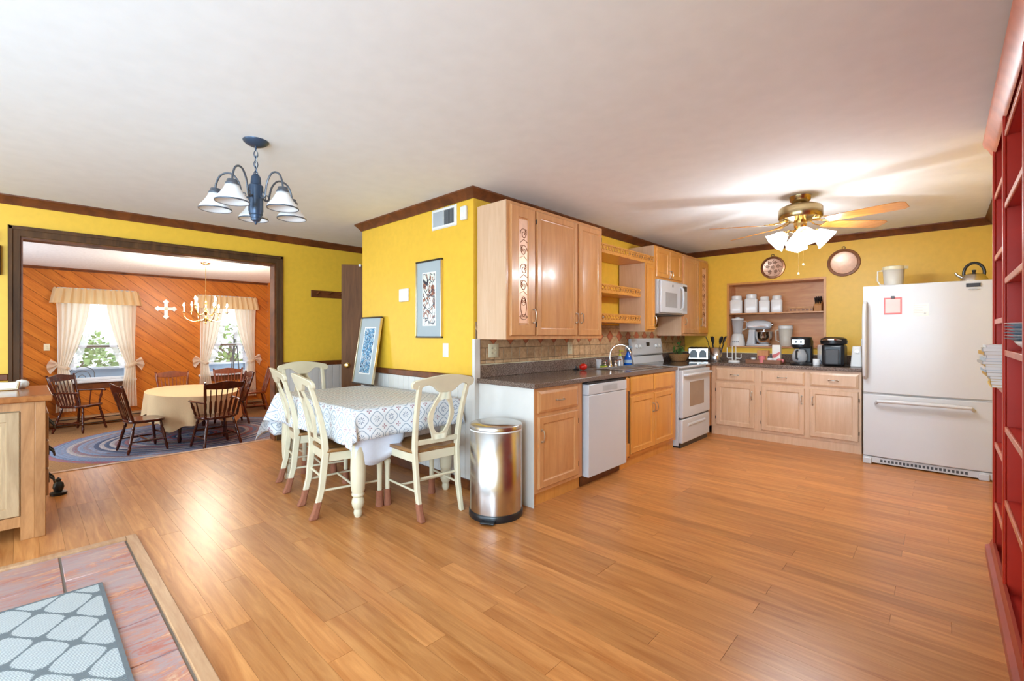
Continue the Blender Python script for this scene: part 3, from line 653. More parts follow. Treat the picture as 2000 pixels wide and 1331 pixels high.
# pilaster filler + sink base
c = run('sink_base_cabinet', 'maple sink base cabinet with two doors below the sink', 'cabinet', 3.83)
W2 = 1.165
MB().box(0, W2, 0, 0.585, 0.10, 0.875).o('body', 'maple_warmlit', c)
MB().box(0, W2, 0.03, 0.58, 0, 0.10).o('toe_kick', 'maple_warmlit', c)
p = MB().box(0.005, 0.085, -0.014, 0, 0.10, 0.87).o('pilaster', 'maple_warmlit', c, bevel=0.003)
for zz in (0.12, 0.735): MB().box(0.002, 0.088, -0.026, -0.014, zz, zz + 0.125).o('block', 'maple_warmlit', p, bevel=0.006)
for xx in (0.022, 0.045, 0.068): MB().box(xx - 0.005, xx + 0.005, -0.019, -0.014, 0.26, 0.72).o('flute', 'maple_warmlit', p, bevel=0.002, seg=1)
MB().box(0.088, 0.125, -0.003, 0, 0.10, 0.87).o('groove', 'groove', c)
for a, b_, hs in ((0.128, 0.605, 'r'), (0.613, 1.09, 'l')):
    drawer(c, a, b_, 0.70, 0.865, 'maple_warmlit', handle=False); door(c, a, b_, 0.13, 0.675, 'maple_warmlit', hside=hs, hz=0.53, hinges=False)
# corner cabinet filler right of the range
c = run('corner_base_cabinet', 'maple corner base cabinet squeezed between the range and the back run', 'cabinet', 5.85)
MB().box(0, 0.86, 0, 0.585, 0.10, 0.875).o('body', 'maple', c)
MB().box(0, 0.21, 0.03, 0.58, 0, 0.10).o('toe_kick', 'maple', c)
# back wall base run: three units, one door and one drawer each
YC = 6.065
def back_unit(x0, x1, label, hs, da, db):
    c = thing('base_cabinet', label, 'cabinet', (x0, YC, 0)); w = x1 - x0
    MB().box(0, w, 0, 0.62, 0.10, 0.875).o('body', 'maple_lit', c)
    MB().box(0.0, w, 0.01, 0.6, 0, 0.10).o('toe_kick', 'maple_lit', c)
    drawer(c, da - x0, db - x0, 0.695, 0.845, 'maple_lit'); door(c, da - x0, db - x0, 0.13, 0.660, 'maple_lit', hside=hs, hz=0.53)
    return c
back_unit(-2.165, -1.607, 'maple base cabinet below the blender, leftmost on the back wall', 'r', -2.105, -1.655)
back_unit(-1.607, -1.11, 'maple base cabinet below the coffee maker, middle one on the back wall', 'r', -1.58, -1.135)
back_unit(-1.11, -0.622, 'maple base cabinet beside the refrigerator', 'l', -1.085, -0.645)

# ---------------------------------------------------------------- countertops
def ctop(name, label, boxes, splash):
    t = thing(name, label, 'countertop', (0, 0, 0.875))
    m = MB()
    for b_ in boxes: m.box(*b_, 0, 0.039)
    m.o('worktop', 'counter', t, bevel=0.005)
    m = MB()
    for b_ in splash: m.box(*b_, 0.039, 0.145)
    m.o('splashback', 'counter', t, bevel=0.003)
    m = MB()
    for b_ in splash: m.box(b_[0], b_[1], b_[2], b_[3], 0.145, 0.150)
    m.o('caulk_line', 'ivory', t)
    return t
SX0, SX1, SY0, SY1 = -2.70, -2.27, 4.05, 4.88
ctop('countertop', 'speckled brown laminate countertop around the sink', [(-2.785, -2.15, 2.532, SY0), (-2.785, SX0, SY0, SY1), (SX1, -2.15, SY0, SY1), (-2.785, -2.15, SY1, 5.0)], [(-2.785, -2.765, 2.54, 5.0)])
ctop('countertop', 'speckled brown laminate countertop holding the coffee makers', [(-2.785, -0.618, 6.035, YB - 0.002), (-2.785, -2.15, 5.855, 6.035)], [(-2.785, -2.765, 5.855, YB - 0.02), (-2.785, -0.618, YB - 0.02, YB - 0.002)])
# sink
t = thing('kitchen_sink', 'double-bowl stainless steel sink let into the brown counter', 'sink', (0, 0, 0.914))
m = MB(); xa, xb, ya, yb, ym = SX0 - 0.015, SX1 + 0.015, SY0 - 0.015, SY1 + 0.015, (SY0 + SY1) / 2
m.box(xa, SX0 + 0.075, ya, yb, 0.0, 0.006).box(SX1 - 0.02, xb, ya, yb, 0, 0.006).box(SX0 + 0.075, SX1 - 0.02, ya, SY0 + 0.02, 0, 0.006).box(SX0 + 0.075, SX1 - 0.02, SY1 - 0.02, yb, 0, 0.006).box(SX0 + 0.075, SX1 - 0.02, ym - 0.015, ym + 0.015, 0, 0.006)
m.o('rim', 'stainless', t, bevel=0.002)
for a, b_ in ((SY0 + 0.02, ym - 0.015), (ym + 0.015, SY1 - 0.02)):
    m = MB(); x0, x1 = SX0 + 0.075, SX1 - 0.02
    m.box(x0, x1, a, b_, -0.17, -0.165).box(x0 - 0.002, x0, a, b_, -0.17, 0.001).box(x1, x1 + 0.002, a, b_, -0.17, 0.001).box(x0, x1, a - 0.002, a, -0.17, 0.001).box(x0, x1, b_, b_ + 0.002, -0.17, 0.001)
    m.o('bowl', 'stainless', t)
# faucet
t = thing('faucet', 'tall chrome gooseneck faucet standing behind the sink', 'faucet', (-2.675, 4.44, 0.92))
MB().lathe([(0.03, 0), (0.03, 0.006), (0.022, 0.02), (0.016, 0.06), (0.013, 0.07)], 16).o('base', 'chrome', t)
MB().tube([(0, 0, 0.05), (0, 0, 0.12)] + arc(14, lambda s_: (0.10 * (1 - math.cos(PI * s_ * 0.92)), 0.05 * (1 - math.cos(PI * s_ * 0.92)), 0.12 + 0.12 * math.sin(PI * s_ * 0.92))), 0.0105, 10).o('spout', 'chrome', t)
for s_ in (-0.11, 0.11):
    h_ = MB().lathe([(0.024, 0), (0.022, 0.012), (0.013, 0.03), (0.018, 0.045), (0.008, 0.06)], 14, (0, s_, 0)).o('valve', 'chrome', t)
    MB().tube([(0, s_, 0.055), (0.03, s_ * 1.25, 0.066), (0.05, s_ * 1.4, 0.07)], [0.006, 0.005, 0.007], 8).o('lever', 'chrome', h_)
MB().lathe([(0.016, 0), (0.015, 0.01), (0.01, 0.05), (0.013, 0.09), (0.006, 0.1)], 12, (0, 0.2, 0)).o('side_sprayer', 'chrome', t)

# ---------------------------------------------------------------- tile backsplash
bs = struct(MB().box(XW, XW + 0.006, YP + 0.02, YB, 1.02, 1.375).o('wall_backsplash', 'grout'))
TS = 0.104; XT = XW + 0.006
n_ = int((YB - YP - 0.03) / TS)
lo_t = fu_t = None
for i in range(n_):
    yy = YP + 0.025 + i * TS
    if fu_t is None:
        lo_t = MB().box(0, 0.007, 0.0025, TS - 0.0025, 0, 0.026).o('tile', 'tile', bs, (XT, yy, 1.027), bevel=0.0025, seg=1)
        fu_t = MB().box(0, 0.007, 0.0025, TS - 0.0025, 0, 0.101).o('tile', 'tile', bs, (XT, yy, 1.057), bevel=0.0025, seg=1)
    else: inst(lo_t, bs, (XT, yy, 1.027)); inst(fu_t, bs, (XT, yy, 1.057))
# border course: terracotta lozenges set between cut beige tiles
dm = lo = up = None
for i in range(0, 20):
    yy = YP + 0.011 + 0.208 * i; zc = 1.252
    if lo is None:
        lo = MB().prism([(0.003, -0.090), (0.205, -0.090), (0.205, -0.067), (0.1415, -0.003), (0.0665, -0.003), (0.003, -0.067)], 0, 0.007, 'x').o('tile', 'tile', bs, (XT, yy, zc), bevel=0.002, seg=1)
        up = MB().prism([(0.003, 0.090), (0.003, 0.067), (0.0665, 0.003), (0.1415, 0.003), (0.205, 0.067), (0.205, 0.090)], 0, 0.007, 'x').o('tile', 'tile', bs, (XT, yy, zc), bevel=0.002, seg=1)
        fu2 = inst(lo_t, bs, (XT, YP + 0.025, 1.346))
    else:
        inst(lo, bs, (XT, yy, zc)); inst(up, bs, (XT, yy, zc))
    if i > 0:
        if dm is None: dm = MB().prism([(0, -0.064), (0.064, 0), (0, 0.064), (-0.064, 0)], 0, 0.0075, 'x').o('diamond_tile', 'tile_red', bs, (XT, yy, zc), bevel=0.002, seg=1)
        else: inst(dm, bs, (XT, yy, zc))
for i in range(1, n_): inst(lo_t, bs, (XT, YP + 0.025 + i * TS, 1.346))
# outlet plates on the tiles
def plate(label, loc, rz, w, h, mat='ivory', slots=1, toggles=False):
    t = thing('outlet_plate' if not toggles else 'switch_plate', label, 'wall plate', loc, rz)
    MB().nest(-w / 2, w / 2, -h / 2, h / 2, [(0, 0), (0, -0.003), (0.004, -0.006)]).o('cover', mat, t)
    for k in range(slots):
        xx = (k - (slots - 1) / 2) * 0.046
        if toggles: MB().box(xx - 0.005, xx + 0.005, -0.016, -0.006, -0.004, 0.014).o('toggle', mat, t, bevel=0.001)
        else:
            for zz in (-0.02, 0.02):
                s_ = MB().lathe([(0.014, -0.006), (0.014, -0.0075), (0.012, -0.008)], 14, (xx, 0, zz), 'y').o('socket', mat, t)
                MB().box(xx - 0.006, xx - 0.004, -0.0085, -0.0078, zz - 0.004, zz + 0.005).box(xx + 0.004, xx + 0.006, -0.0085, -0.0078, zz - 0.004, zz + 0.005).o('slot', 'black', s_)
    return t
plate('ivory double outlet plate on the tile backsplash near the wall corner', (XW + 0.0145, 2.735, 1.135), R(90), 0.12, 0.115, slots=2)
plate('ivory single outlet plate on the tiles left of the faucet', (XW + 0.0145, 3.83, 1.135), R(90), 0.075, 0.125)
plate('pale outlet plate on the yellow wall left of the refrigerator', (-0.655, YB - 0.001, 1.16), 0, 0.075, 0.115, 'white_plastic')

# ---------------------------------------------------------------- upper cabinets
UZ0, UZ1 = 1.232, 2.315
def copper_relief(parent, x0, x1, z0, z1, y):
    g = MB().box(x0, x1, y, y + 0.004, z0, z1).o('copper_panel', 'copper', parent)
    cx = (x0 + x1) / 2; w = (x1 - x0) / 2; H = z1 - z0
    def loop(cz, rx, rz, n=18, a0=0, a1=2 * PI, dx=0): return [(cx + dx + rx * math.cos(a0 + (a1 - a0) * i / n), y - 0.001, cz + rz * math.sin(a0 + (a1 - a0) * i / n)) for i in range(n + 1)]
    m = MB()
    for f in (0.16,):                                    # bird-like figure low on the sheet
        cz = z0 + H * f
        m.tube(loop(cz, w * 0.62, H * 0.095), 0.0028, 5).tube(loop(cz + H * 0.045, w * 0.42, H * 0.035), 0.0022, 5)
        for s_ in (-1, 1): m.tube(loop(cz + H * 0.05, w * 0.13, H * 0.013, 10, dx=s_ * w * 0.22), 0.0022, 5)
        m.tube([(cx - w * 0.9, y - 0.001, cz - H * 0.1), (cx + w * 0.9, y - 0.001, cz - H * 0.1)], 0.0028, 5)
    m.tube(loop(z0 + H * 0.06, w * 0.7, H * 0.025), 0.0022, 5)
    for f, k in ((0.36, 1), (0.52, -1), (0.70, 1), (0.86, -1)):   # scrolls and leaves
        cz = z0 + H * f
        m.tube([(cx + k * w * 0.75 * (1 - i / 26) * math.cos(i * 0.45), y - 0.001, cz + H * 0.06 * (1 - i / 26) * math.sin(i * 0.45)) for i in range(24)], 0.0026, 5)
        m.tube([(cx - k * w * 0.8, y - 0.001, cz - H * 0.075), (cx, y - 0.001, cz - H * 0.05), (cx + k * w * 0.7, y - 0.001, cz - H * 0.085)], 0.0024, 5)
        for s_ in range(3): m.tube(loop(cz + H * 0.02 * s_, w * 0.15, H * 0.012, 8, dx=-k * w * 0.45), 0.002, 5)
    m.o('relief', 'copper_dark', parent)
c = run('upper_cabinet', 'maple wall cabinet with a copper-panel door nearest the room corner', 'cabinet', 2.553, 0, XU)
WU = 1.36
MB().box(0, WU, 0, 0.325, UZ0, UZ1).o('body', 'maple', c, bevel=0.002, seg=1)
MB().box(-0.005, 0, 0.002, 0.325, UZ0 + 0.001, UZ1 - 0.001).o('end_panel', 'maple_lit', c)
# glazed-style door holding a copper sheet
dz0, dz1 = 1.262, 2.288
d = MB(); d.nest(0.035, 0.325, dz0, dz1, [(0, 0), (0, -0.013), (0.007, -0.02), (0.085, -0.02), (0.088, -0.008)])
d = d.o('door', 'maple', c, angle=20); copper_relief(d, 0.132, 0.242, dz0 + 0.1, dz1 - 0.1, -0.0115); pull(d, 0.298, -0.02, 1.42, True, 0.11)
d1 = door(c, 0.348, 0.925, dz0, dz1, hside='r', hz=1.42); d2 = door(c, 0.948, 1.33, dz0, dz1, hside='l', hz=1.42)
# open fretwork shelves over the sink
c = run('gallery_shelf_unit', 'open maple shelves with fretwork rails above the sink', 'shelf', 3.915, 0, XU)
def fret(parent, x0, x1, y, z0, z1):
    m = MB(); m.box(x0, x1, y - 0.008, y + 0.004, z0, z0 + 0.013).box(x0, x1, y - 0.008, y + 0.004, z1 - 0.012, z1)
    n = max(3, round((x1 - x0) / 0.115)); L = (x1 - x0) / n; zc = (z0 + z1) / 2; hz_ = (z1 - z0) / 2 - 0.010
    for k in range(n):
        xc = x0 + L * (k + 0.5)
        for s_ in (-1, 1):   # two crossing arcs make the pierced pattern
            m.tube([(xc + L * (u - 0.5), y - 0.002, zc + s_ * hz_ * math.cos(PI * 2 * (u - 0.5)) * 0.95) for u in [i / 14 for i in range(15)]], 0.0062, 6)
        m.tube([(xc + L * 0.22 * math.cos(a * PI / 6), y - 0.002, zc + hz_ * 0.4 * math.sin(a * PI / 6)) for a in range(12)], 0.004, 6, True)
    m.o('fretwork_rail', 'maple_warmlit', parent)
MB().box(0, 1.12, 0.0, 0.325, 2.085, 2.103).o('shelf_board', 'maple_warmlit', c, bevel=0.003); fret(c, 0, 1.12, 0.006, 2.101, 2.18)
for zz in (1.695, 1.395):
    MB().box(0, 0.895, 0.05, 0.325, zz, zz + 0.018).o('shelf_board', 'maple_warmlit', c, bevel=0.003); fret(c, 0, 0.895, 0.056, zz + 0.016, zz + 0.092)
c = run('upper_cabinet', 'narrow maple wall cabinet between the open shelves and the microwave', 'cabinet', 4.812, 0, XU)
MB().box(0, 0.224, 0, 0.325, 1.305, 2.083).o('body', 'maple_lit', c)
MB().box(-0.0, 0.224, -0.003, 0, 1.305, 2.083).o('face_frame', 'maple_warmlit', c)
d = door(c, 0.022, 0.205, 1.325, 2.063, 'maple_warmlit', y=-0.003); pull(d, 0.19, -0.023, 1.43, True, 0.1)
c = run('upper_cabinet', 'short maple cabinet with two doors above the microwave', 'cabinet', 5.042, 0, XU)
MB().box(0, 0.765, 0, 0.325, 1.925, UZ1).o('body', 'maple_warmlit', c)
MB().box(-0.004, 0, 0.001, 0.325, 1.925, UZ1).o('end_panel', 'maple_lit', c)
for a, b_, hs in ((0.03, 0.378, 'r'), (0.387, 0.735, 'l')): door(c, a, b_, 1.95, 2.29, 'maple_warmlit', hs, 2.0, False)
c = run('upper_cabinet', 'tall maple wall cabinet in the far corner right of the microwave', 'cabinet', 5.812, 0, XU)
MB().box(0, 0.90, 0, 0.325, 1.255, UZ1).o('body', 'maple', c)
MB().box(-0.004, 0, 0.001, 0.325, 1.255, UZ1).o('end_panel', 'maple_lit', c)
door(c, 0.03, 0.535, 1.285, 2.285, 'maple', 'l', 1.44, False)
d = MB().nest(0.56, 0.87, 1.285, 2.285, [(0, 0), (0, -0.013), (0.007, -0.02), (0.085, -0.02), (0.088, -0.008)]).o('door', 'maple_warmlit', c, angle=20)
copper_relief(d, 0.655, 0.775, 1.385, 2.185, -0.0115); pull(d, 0.59, -0.02, 1.44, True, 0.1)
# microwave
c = thing('microwave', 'white over-the-range microwave under the short cabinet', 'microwave', (-2.40, 5.048, 1.515), R(90))
MB().box(0, 0.758, 0.0, 0.37, 0, 0.405).o('body', 'white_app', c, bevel=0.012)
d = MB().box(0.0, 0.60, -0.035, 0.0, 0.012, 0.39).o('door', 'white_app', c, bevel=0.012)
MB().nest(0.11, 0.43, 0.08, 0.255, [(0, -0.034), (0, -0.0365), (0.01, -0.0355)]).o('window', 'mwglass', d)
MB().tube([(0.535, -0.036, 0.06), (0.53, -0.07, 0.09), (0.528, -0.075, 0.2), (0.53, -0.07, 0.31), (0.535, -0.036, 0.34)], 0.013, 10).o('handle', 'white_app', d)
p = MB().box(0.603, 0.758, -0.03, 0.0, 0.012, 0.39).o('control_panel', 'white_app', c, bevel=0.008)
MB().box(0.625, 0.735, -0.032, -0.03, 0.30, 0.36).o('display', 'black', p)
MB().box(0.625, 0.735, -0.0315, -0.03, 0.05, 0.28).o('keypad', 'greylight', p)
MB().box(0.30, 0.325, -0.0362, -0.034, 0.325, 0.355).o('emblem', 'greydark', d)
MB().box(0.03, 0.73, 0.03, 0.34, -0.012, 0.0).o('vent_grille', 'greydark', c)

# ---------------------------------------------------------------- range
c = thing('electric_range', 'white electric range with black glass cooktop and oven window', 'stove', (-2.13, 5.012, 0), R(90))
W3 = 0.825
MB().box(0, W3, 0.02, 0.64, 0.02, 0.90).o('body', 'white_app', c, bevel=0.004)
d = MB().box(0.006, W3 - 0.006, -0.03, 0.02, 0.335, 0.872).o('oven_door', 'white_app', c, bevel=0.01)
MB().nest(0.20, 0.62, 0.45, 0.73, [(0, -0.029), (0, -0.032), (0.006, -0.0315)]).o('window', 'ovenglass', d)
MB().tube([(0.04, -0.028, 0.815), (0.05, -0.065, 0.82), (0.12, -0.075, 0.822), (W3 / 2, -0.078, 0.822), (W3 - 0.12, -0.075, 0.822), (W3 - 0.05, -0.065, 0.82), (W3 - 0.04, -0.028, 0.815)], 0.016, 10).o('handle', 'white_app', d)
s_ = MB().box(0.006, W3 - 0.006, -0.025, 0.02, 0.055, 0.318).o('storage_drawer', 'white_app', c, bevel=0.01)
MB().prism([(-0.024, 0.225), (-0.036, 0.235), (-0.036, 0.25), (-0.024, 0.262)], 0.16, W3 - 0.16, 'x').o('drawer_lip', 'white_app', s_)
MB().box(0.004, W3 - 0.004, -0.01, 0.02, 0.32, 0.333).box(0.01, W3 - 0.01, 0.0, 0.6, 0.0, 0.05).o('shadow_gap', 'black', c)
k = MB().box(0, W3, -0.03, 0.60, 0.895, 0.915).o('cooktop_frame', 'white_app', c, bevel=0.006)
MB().box(0.025, W3 - 0.025, 0.005, 0.56, 0.9152, 0.9185).o('cooktop_glass', 'blackglass', k)
for bx_, by_, br_ in ((0.22, 0.15, 0.10), (0.60, 0.15, 0.08), (0.22, 0.42, 0.08), (0.60, 0.42, 0.10)):
    MB().lathe([(br_ - 0.004, 0.9186), (br_, 0.9190), (br_ + 0.003, 0.9186)], 24, (bx_, by_, 0), close=False).o('burner_ring', 'greydark', k)
g = MB().prism([(0.56, 0.915), (0.62, 0.915), (0.64, 1.215), (0.60, 1.225), (0.575, 1.03), (0.585, 1.02)], 0.0, W3 - 0.02, 'x').o('backguard', 'white_app', c, bevel=0.006)
def onpanel(z): return 0.60 - (1.225 - z) * (0.025 / 0.195)
for xx in (0.10, 0.19, 0.62, 0.71):
    zz = 1.125; kn = MB().lathe([(0.026, 0), (0.026, -0.006), (0.02, -0.012), (0.017, -0.026), (0.0, -0.027)], 16, (xx, onpanel(zz), zz), 'y').o('knob', 'white_plastic', c)
    MB().box(xx - 0.003, xx + 0.003, onpanel(zz) - 0.034, onpanel(zz) - 0.02, zz - 0.018, zz + 0.018).o('pointer', 'greylight', kn)
MB().box(0.37, 0.45, onpanel(1.15) - 0.004, onpanel(1.15) + 0.01, 1.125, 1.175).o('clock_display', 'black', g)
MB().box(0.03, W3 - 0.05, 0.578, 0.60, 1.008, 1.018).o('seam', 'black', g)

# ---------------------------------------------------------------- refrigerator
FX0, FX1, FY = -0.575, 0.322, 5.70
c = thing('refrigerator', 'white bottom-freezer refrigerator with papers on its door', 'refrigerator', (FX0, FY, 0))
FW = FX1 - FX0
MB().box(0.006, FW - 0.006, 0.06, 0.95, 0.03, 1.735).o('body', 'white_app', c, bevel=0.006)
def bowed(x0, x1, z0, z1, name):
    n = 13; poly = []
    for i in range(n):
        u = i / (n - 1); poly.append((x0 + (x1 - x0) * u, 0.0 + 0.022 * (2 * u - 1) ** 2))
    poly += [(x1, 0.062), (x0, 0.062)]
    return MB().prism(poly, z0, z1, 'z').o(name, 'white_app', c, bevel=0.008)
d = bowed(0, FW, 0.698, 1.748, 'fridge_door'); f = bowed(0, FW, 0.075, 0.685, 'freezer_drawer')
MB().tube([(0.02, 0.01, 0.84), (0.02, -0.045, 0.87), (0.018, -0.055, 1.0), (0.018, -0.055, 1.42), (0.02, -0.045, 1.56), (0.02, 0.01, 1.59)], [0.016, 0.017, 0.018, 0.018, 0.017, 0.016], 10).o('handle', 'white_app', d)
MB().tube([(0.10, 0.0, 0.60), (0.12, -0.04, 0.625), (0.25, -0.055, 0.63), (0.62, -0.055, 0.63), (0.76, -0.04, 0.625), (0.78, 0.0, 0.60)], [0.014, 0.016, 0.018, 0.018, 0.016, 0.014], 10).o('handle', 'white_app', f)
MB().box(0.002, FW - 0.002, 0.02, 0.06, 0.686, 0.697).o('gasket', 'greylight', c)
g = MB().box(0.0, FW, 0.02, 0.08, 0.012, 0.07).o('base_grille', 'white_app', c, bevel=0.004)
for k in range(22): MB().box(0.135 + k * 0.028, 0.153 + k * 0.028, 0.0175, 0.0215, 0.028, 0.052).o('vent_slot', 'greydark', g)
for xx in (0.03, FW - 0.06): MB().box(xx - 0.03, xx + 0.04, 0.0, 0.06, 0.0, 0.06).o('foot', 'white_app', c, bevel=0.008)
MB().box(0.73, 0.82, -0.0005 + 0.004, 0.012, 1.69, 1.722).o('badge', 'black', d)
MB().box(0.745, 0.805, 0.003, 0.012, 1.664, 1.674).o('badge_line', 'greylight', d)
for i in range(3): MB().box(0.74, 0.81, 0.0028, 0.004, 1.697 + i * 0.008, 1.700 + i * 0.008).o('badge_print', 'greydark', d)
t = thing('notepaper', 'pink-bordered notepaper held to the refrigerator door by a clip', 'paper', (FX0 + 0.23, FY + 0.0015, 1.545))
MB().box(-0.067, 0.067, -0.002, 0.001, -0.08, 0.08).o('border', 'pinkpaper', t)
MB().box(-0.055, 0.055, -0.0035, -0.002, -0.066, 0.066).o('sheet', 'palepink', t)
MB().box(-0.014, 0.014, -0.012, -0.002, 0.07, 0.094).o('magnet_clip', 'greydark', t, bevel=0.002)
t = thing('note_sheet', 'plain white note sheet taped to the middle of the refrigerator door', 'paper', (FX0 + 0.43, FY - 0.0005, 1.50))
MB().box(-0.055, 0.055, -0.001, 0.001, -0.055, 0.055).o('sheet', 'paper', t)
for i in range(5): MB().box(-0.045, 0.045 - (i % 2) * 0.03, -0.0016, -0.001, 0.04 - i * 0.017, 0.042 - i * 0.017).o('text_line', 'greylight', t)
MB().lathe([(0.008, -0.001), (0.008, -0.004)], 12, (0.03, 0, -0.035), 'y').o('magnet', 'greylight', t)

# ---------------------------------------------------------------- wall niche
n = struct(MB().box(NX0, NX1, YB + 0.27, YB + 0.285, NZ0, NZ1).box(NX0, NX0 + 0.015, YB - 0.004, YB + 0.27, NZ0, NZ1).box(NX1 - 0.015, NX1, YB - 0.004, YB + 0.27, NZ0, NZ1).box(NX0 + 0.015, NX1 - 0.015, YB - 0.004, YB + 0.27, NZ1 - 0.015, NZ1).box(NX0 + 0.015, NX1 - 0.015, YB - 0.03, YB + 0.27, NZ0, NZ0 + 0.015).o('wall_niche', 'niche'))
MB().box(NX0 - 0.012, NX0 + 0.012, YB - 0.01, YB, NZ0, NZ1 + 0.012).box(NX1 - 0.012, NX1 + 0.012, YB - 0.01, YB, NZ0, NZ1 + 0.012).box(NX0 + 0.012, NX1 - 0.012, YB - 0.01, YB, NZ1 - 0.012, NZ1 + 0.012).o('edge_trim', 'maple_warmlit', n)
sh = MB().box(NX0 + 0.015, NX1 - 0.015, YB - 0.012, YB + 0.27, 1.545, 1.563).o('shelf_board', 'maple', n, bevel=0.003)

# ---------------------------------------------------------------- things in the niche and on the counter
def canister(label, x, w, h):
    t = thing('canister', label, 'canister', (x, YB + 0.11, 1.563), R(8), 'white canisters on the niche shelf'); a = w / 2
    def oct_(r, z, c=0.75): return [(r, -r * c, z), (r * c, -r, z), (-r * c, -r, z), (-r, -r * c, z), (-r, r * c, z), (-r * c, r, z), (r * c, r, z), (r, r * c, z)][::-1]
    m = MB(); rings = [oct_(a * 0.95, 0), oct_(a, 0.01), oct_(a, h * 0.70), oct_(a * 0.82, h * 0.78)]
    vs = [p for r in rings for p in r]; fs = [tuple(range(7, -1, -1)), tuple(range(24, 32))]
    for k in range(3):
        for i in range(8): fs.append((k * 8 + i, k * 8 + (i + 1) % 8, k * 8 + 8 + (i + 1) % 8, k * 8 + 8 + i))
    m.add(vs, fs).o('jar', 'china', t, bevel=0.004)
    MB().lathe([(a * 0.78, h * 0.78), (a * 0.84, h * 0.80), (a * 0.84, h * 0.97), (a * 0.76, h), (0, h)], 24).o('lid', 'china', t)
canister('white ceramic canister at the left end of the niche shelf', -2.095, 0.155, 0.245)
canister('tallest white ceramic canister, second from the left on the niche shelf', -1.905, 0.155, 0.258)
canister('white ceramic canister, third from the left on the niche shelf', -1.742, 0.128, 0.218)
canister('white ceramic canister beside the wooden box on the niche shelf', -1.595, 0.130, 0.222)
t = thing('wooden_box', 'low carved wooden box lying on the niche shelf', 'box', (-1.315, YB + 0.11, 1.563))
MB().box(-0.135, 0.135, -0.06, 0.06, 0, 0.045).o('body', 'blockwood', t, bevel=0.004)
MB().prism([(-0.145, 0.045), (0.145, 0.045), (0.135, 0.066), (-0.135, 0.066)], -0.065, 0.065, 'y').o('lid', 'blockwood', t)
for k in range(6): MB().box(-0.12 + k * 0.045, -0.09 + k * 0.045, -0.063, -0.06, 0.01, 0.036).o('carving', 'traywood', t)
t = thing('knife_block', 'beech knife block with black-handled knives on the niche shelf', 'knife block', (-1.125, YB + 0.11, 1.563), R(-8))
MB().prism([(-0.05, 0), (0.07, 0), (0.07, 0.10), (-0.01, 0.12), (-0.05, 0.075)], -0.04, 0.04, 'x').o('block', 'blockwood', t, bevel=0.003)
for i, xx in enumerate((-0.025, 0.0, 0.025)):
    for j, (yy, zz) in enumerate(((-0.02, 0.095), (0.03, 0.11))):
        MB().tube([(xx, yy, zz - 0.01), (xx, yy - 0.03, zz + 0.045), (xx, yy - 0.045, zz + 0.075)], [0.008, 0.009, 0.007], 8).o('knife_handle', 'black', t)
NF = NZ0 + 0.015
t = thing('blender', 'white blender with a clear jar at the left of the niche', 'blender', (-2.075, YB + 0.09, NF))
MB().lathe([(0.095, 0), (0.097, 0.02), (0.085, 0.10), (0.068, 0.16), (0.055, 0.17)], 20).o('base', 'white_plastic', t)
for k in range(4): MB().box(-0.045 + k * 0.024, -0.029 + k * 0.024, -0.097, -0.085, 0.05, 0.066).o('button', 'greylight', t)
MB().lathe([(0.05, 0.17), (0.056, 0.18), (0.078, 0.36)], 20, close=False).o('jar', 'jar_glass', t, solid=0.004)
MB().lathe([(0.08, 0.36), (0.08, 0.378), (0.03, 0.382), (0.03, 0.395), (0, 0.395)], 20).o('lid', 'white_plastic', t)
MB().tube([(0.062, 0, 0.34), (0.115, 0, 0.33), (0.115, 0, 0.24), (0.06, 0, 0.215)], 0.009, 8).o('handle', 'jar_glass', t)
t = thing('stand_mixer', 'white stand mixer with a steel bowl in the niche', 'mixer', (-1.80, YB + 0.10, NF))
MB().box(-0.15, 0.13, -0.085, 0.085, 0, 0.03).o('foot', 'white_app', t, bevel=0.025, seg=3)
MB().bar([(-0.10, 0, 0.02), (-0.095, 0, 0.10), (-0.09, 0, 0.18), (-0.085, 0, 0.225)], [0.11, 0.09, 0.08, 0.09], [0.13, 0.11, 0.10, 0.10]).o('column', 'white_app', t, bevel=0.02, seg=3)
MB().tube([(-0.155, 0, 0.285), (-0.13, 0, 0.285), (-0.06, 0, 0.285), (0.05, 0, 0.285), (0.11, 0, 0.28), (0.135, 0, 0.278), (0.145, 0, 0.278)], [0.03, 0.055, 0.064, 0.062, 0.052, 0.04, 0.02], 18).o('motor_head', 'white_app', t)
MB().box(-0.13, 0.12, -0.0645, 0.0645, 0.262, 0.272).o('trim_band', 'chrome', t)
MB().lathe([(0.022, 0.145), (0.022, 0.165), (0.014, 0.17)], 14, (0, 0, 0.29), 'x').o('attachment_knob', 'chrome', t)
MB().lathe([(0.03, 0.02), (0.05, 0.032), (0.085, 0.06), (0.105, 0.12), (0.108, 0.19), (0.112, 0.195)], 24, (0.055, 0, 0.0), close=False).o('bowl', 'chrome', t, solid=0.003)
MB().lathe([(0.012, 0.1), (0.012, 0.23)], 10, (0.055, 0, 0)).o('beater_shaft', 'chrome', t)
t = thing('beverage_pitcher', 'tall translucent pitcher with a white lid in the niche', 'pitcher', (-1.49, YB + 0.10, NF))
MB().lathe([(0.062, 0), (0.066, 0.005), (0.08, 0.235)], 24, close=False).o('body', 'frost_plastic', t, solid=0.003)
MB().lathe([(0.083, 0.232), (0.083, 0.268), (0.06, 0.278), (0, 0.278)], 24).o('lid', 'white_plastic', t)
MB().tube([(-0.075, 0.0, 0.22), (-0.115, 0, 0.21), (-0.112, 0, 0.08), (-0.068, 0, 0.06)], 0.008, 8).o('handle', 'frost_plastic', t)

